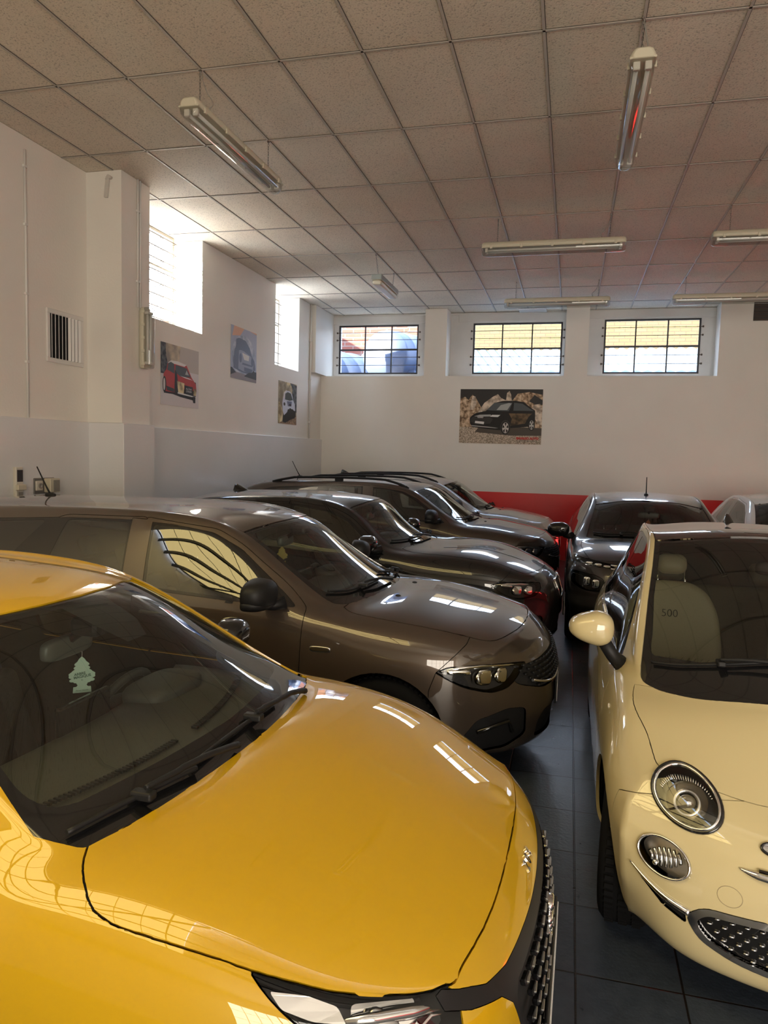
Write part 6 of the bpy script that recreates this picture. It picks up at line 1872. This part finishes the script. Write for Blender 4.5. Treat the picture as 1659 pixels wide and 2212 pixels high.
        for i in range(7):
            v = s * (.63 - .045 + .015 * i); h = .030 * (1 - ((i - 3) / 4.2) ** 2)
            a0, m0 = B.hit('front', v, .512 - h - (i - 3) * .004 * 1); a1, m1 = B.hit('front', v + s * .006, .512 + h - (i - 3) * .004); b.tube([a0 - m0 * .02, (a0 + a1) / 2 - m0 * .028, a1 - m1 * .02], .006, 6)
        b.build('lamp_ribs', M_REFL, t)
        b = MB(); b.ellipsoid(p - n * .012 + Vector((0, s * .03, -.018)), (.010, .011, .011)); b.build('bulb', M_REFL, t)
        # chrome whisker from the corner to the grille
        b = MB(); q = []
        for v, w in spline([(.728, .456), (.68, .424), (.62, .397), (.55, .380)], 5):
            p, n = B.hit('front', s * v, w); q.append(p + n * .006)
        k = len(q); b.tube(q, [.003 + .010 * i / (k - 1) for i in range(k)], 8); b.build('bumper_whisker', M_CHROME, root)
        b = MB(); q = []
        for v, w in spline([(.41, .556), (.36, .548), (.28, .545), (.12, .548)], 5):
            p, n = B.hit('front', s * v, w); q.append(p + n * .004)
        k = len(q); b.tube(q, [.002 + .012 * min(1, i / 5) for i in range(k)], 8); b.build('nose_whisker', M_CHROME, root)
        b = MB(); q = []
        for v, w in [(.355, .561), (.25, .559), (.12, .561)]:
            p, n = B.hit('front', s * v, w); q.append(p + n * .010)
        b.tube(q, .0075, 8); b.build('whisker_inlay', M_GLOSSB, root)
        b = MB(); q = [B.hit('front', s * v, w) for v, w in rot_ell(.29, .62, .052, .016, 0, 24)]
        b.tube([p + n * .004 for p, n in q], .005, 8, closed=True); b.build('badge_wing_rim', M_GLOSSB, root)
        b = MB(); b.poly([p + n * .003 for p, n in q]); b.build('badge_wing', M_CHROME, root)
        # tow eye cover: a fine round seam
        if s < 0:
            b = MB(); q = [B.hit('front', s * v, w) for v, w in rot_ell(.438, .468, .036, .030, 0, 32)]
            b.tube([p for p, n in q], .0012, 5, closed=True); b.build('tow_eye_cover', principled('seam_shadow', (.30, .24, .14), .6), root)
        p, n = B.hit('side', -.92, .79, s); b = MB(); b.ellipsoid(p, (.018, .006, .012)); b.build('side_repeater', principled('clear_repeater', (.75, .72, .66), .15), root)
        side_mirror(root, -1.06, .875, 1.10, s, (.085, .20, .16), P, (-1.12, .735 * s, .93), taper=.30)
        for u in (uF, uR):
            wh = wheel(root, u, .700, s, R, .212, .195, 'plain', 7)
            if u == uF: wh.rotation_euler = (0, 0, -.13)
            liner(root, u, R + .04, .40, .62, s, R)
        # chrome strip along the window sill
        b = MB(); q = []
        for u, w in spline([(1.13, .915), (1.4, .950), (1.8, .968), (2.25, .985)], 6):
            p, n = B.hit('side', -u, w, s); q.append(p + n * .003)
        b.tube(q, .008, 8); b.build('sill_chrome', M_CHROME, root)
        p, n = B.hit('side', -2.1, .86, s); b = MB(); b.tube([p + Vector((-.08, 0, 0)), p + n * .03 + Vector((-.05, 0, 0)), p + n * .03 + Vector((.05, 0, 0)), p + Vector((.08, 0, 0))], .011, 8); b.build('door_handle', M_CHROME, root)
    p, n = B.hit('front', 0, .585)
    b = MB(); b.lathe([(.0, .0), (.006, .0), (.006, .05), (0, .056)], p, n, 32); b.build('emblem', principled('emblem_red', (.35, .01, .02), .2, coat=1), root)
    b = MB(); b.lathe([(.0, .05), (.008, .052), (.0, .062)], p, n, 32); b.build('emblem_ring', M_CHROME, root)
    pts = []
    for r in range(6):
        w = .385 - r * .021
        for i in range(-12, 13):
            v = (i + (.5 if r % 2 else 0)) * .043
            if abs(v) < .50 - max(0, .34 - w) * 1.6: pts.append((v, w))
    b = MB()
    for v, w in pts:
        p, n = B.hit('front', v, w); b.ellipsoid(p - n * .010, (.006, .0095, .0036), .8, .8, 10, 6)
    b.build('grille_stud', M_ALU, root)
    plate(root, .02, 0, .33)
    wiper(root, B, [(.965, -.615), (.90, -.50), (.845, -.32), (.825, -.12)], [(.75, .14), (.785, -.06), (.835, -.28), (.855, -.36)])
    wiper(root, B, [(.825, -.03), (.83, .20), (.86, .40), (.91, .52)], [(.80, .60), (.80, .48), (.83, .36), (.84, .28)])
    antenna(root, B, 2.72, 'fin')
    # cabin with rounded cream seats
    SEATM = principled('cream_leather', (.46, .40, .25), .5)
    c = dict(cowl=.84, belt=.94, half=.66, sy=.39, seat=1.72, tail=3.3, mir=(1.50, 1.36), bow=.22)
    bx = c['cowl']
    interior_city(root, c, SEATM)
    return root, B

def interior_city(root, c, SM):
    z, h, bx = c['belt'], c['half'], c['cowl']
    b = MB(); prof = [(bx - .12, z - .06), (bx + .05, z - .01), (bx + .22, z + .005), (bx + .34, z - .01), (bx + .37, z - .22), (bx + .25, z - .40), (bx - .12, z - .3)]
    rings = []; n = 14
    for i in range(n + 1):
        v = -h + 2 * h * i / n; k = 1 - (v / h) ** 2
        rings.append([b.bm.verts.new(Vector((-(u + (1 - k) * .2), v, w - .02 * (1 - k)))) for u, w in spline(prof, 3, True)])
    for i in range(n):
        for j in range(len(rings[0])):
            f = b.bm.faces.new((rings[i][j], rings[i][(j + 1) % len(rings[0])], rings[i + 1][(j + 1) % len(rings[0])], rings[i + 1][j])); f.smooth = True
    b.bm.faces.new(rings[0]); b.bm.faces.new(rings[-1][::-1]); d = b.build('dashboard', M_DASH, root)
    steering(root, -(bx + .50), .35, z - .04, .175, .5)
    b = MB(); b.box((-3.1, -h, .26), (-bx, h, .30)); b.build('cabin_floor', M_LINING, root)
    for s in (1, -1):
        t = empty('seat', (-1.80, s * .395, .465)); t.parent = root
        b = MB(); b.box((-.26, -.25, -.06), (.26, .25, .11), .06, 4); b.build('cushion', SM, t, smooth=True)
        lean = Matrix.Rotation(-.26, 4, 'Y'); sh = Matrix.Translation((-.22, 0, .06))
        # back: a rounded half-moon outline, padded
        out = rounded([(-.265, .02), (-.275, .30), (-.255, .48), (-.20, .60), (-.10, .66), (.10, .66), (.20, .60), (.255, .48), (.275, .30), (.265, .02)], [.04, .1, .1, .08, .1, .1, .08, .1, .1, .04], 4)
        b = MB(); b.prism([(-.05, y, w) for y, w in out], (.10, 0, 0)); bmesh.ops.recalc_face_normals(b.bm, faces=b.bm.faces)
        rim = [e for e in b.bm.edges if len(e.link_faces) == 2 and e.calc_face_angle(0) > 1.0]
        bmesh.ops.bevel(b.bm, geom=rim, offset=.035, segments=4, profile=.5, affect='EDGES')
        bmesh.ops.transform(b.bm, matrix=sh @ lean, verts=b.bm.verts); b.build('backrest', SM, t, smooth=True)
        b = MB(); b.box((-.045, -.085, .70), (.055, .085, .82), .05, 5); bmesh.ops.transform(b.bm, matrix=sh @ lean, verts=b.bm.verts); b.build('headrest', SM, t, smooth=True)
        b = MB()
        for q in (-1, 1): b.tube([(0, q * .075, .60), (0, q * .075, .74)], .0075, 8)
        bmesh.ops.transform(b.bm, matrix=sh @ lean, verts=b.bm.verts); b.build('headrest_post', M_CHROME, t)
        b = MB()
        for k in range(-6, 14):     # quilted lower panel: crossing seams
            for dsg in (1, -1):
                q = [(.0525, dsg * (-.20 + .035 * k), .05), (.0525, dsg * (-.20 + .035 * k + .16), .22)]
                q = [p for p in q]
                if abs(q[0][1]) < .2 and abs(q[1][1]) < .21: b.tube(q, .0022, 4)
        bmesh.ops.transform(b.bm, matrix=sh @ lean, verts=b.bm.verts); b.build('seat_stitching', principled('stitching', (.34, .28, .16), .7), t)
        M = sh @ lean @ frame((.0535, -.012 if s < 0 else .012, .465), (0, 1, 0), (0, 0, 1))
        b = MB(); add_text(b, '500', .062, M, depth=.001, bold=-.001, spacing=1.0); b.build('seat_lettering', M_BLACK, t, fix=False)
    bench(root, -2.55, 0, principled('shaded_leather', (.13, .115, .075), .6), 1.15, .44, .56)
    t = empty('rear_view_mirror', (-c['mir'][0], 0, c['mir'][1])); t.parent = root
    b = MB(); b.ellipsoid((0, 0, 0), (.022, .11, .034), .5, .5); b.build('mirror_shell', M_TRIM, t)
    b = MB(); b.tube([(.01, 0, .02), (.06, 0, .07)], .014, 8); b.build('mirror_stem', M_TRIM, t)

CITY_ROOT, CITY_B = make_city()
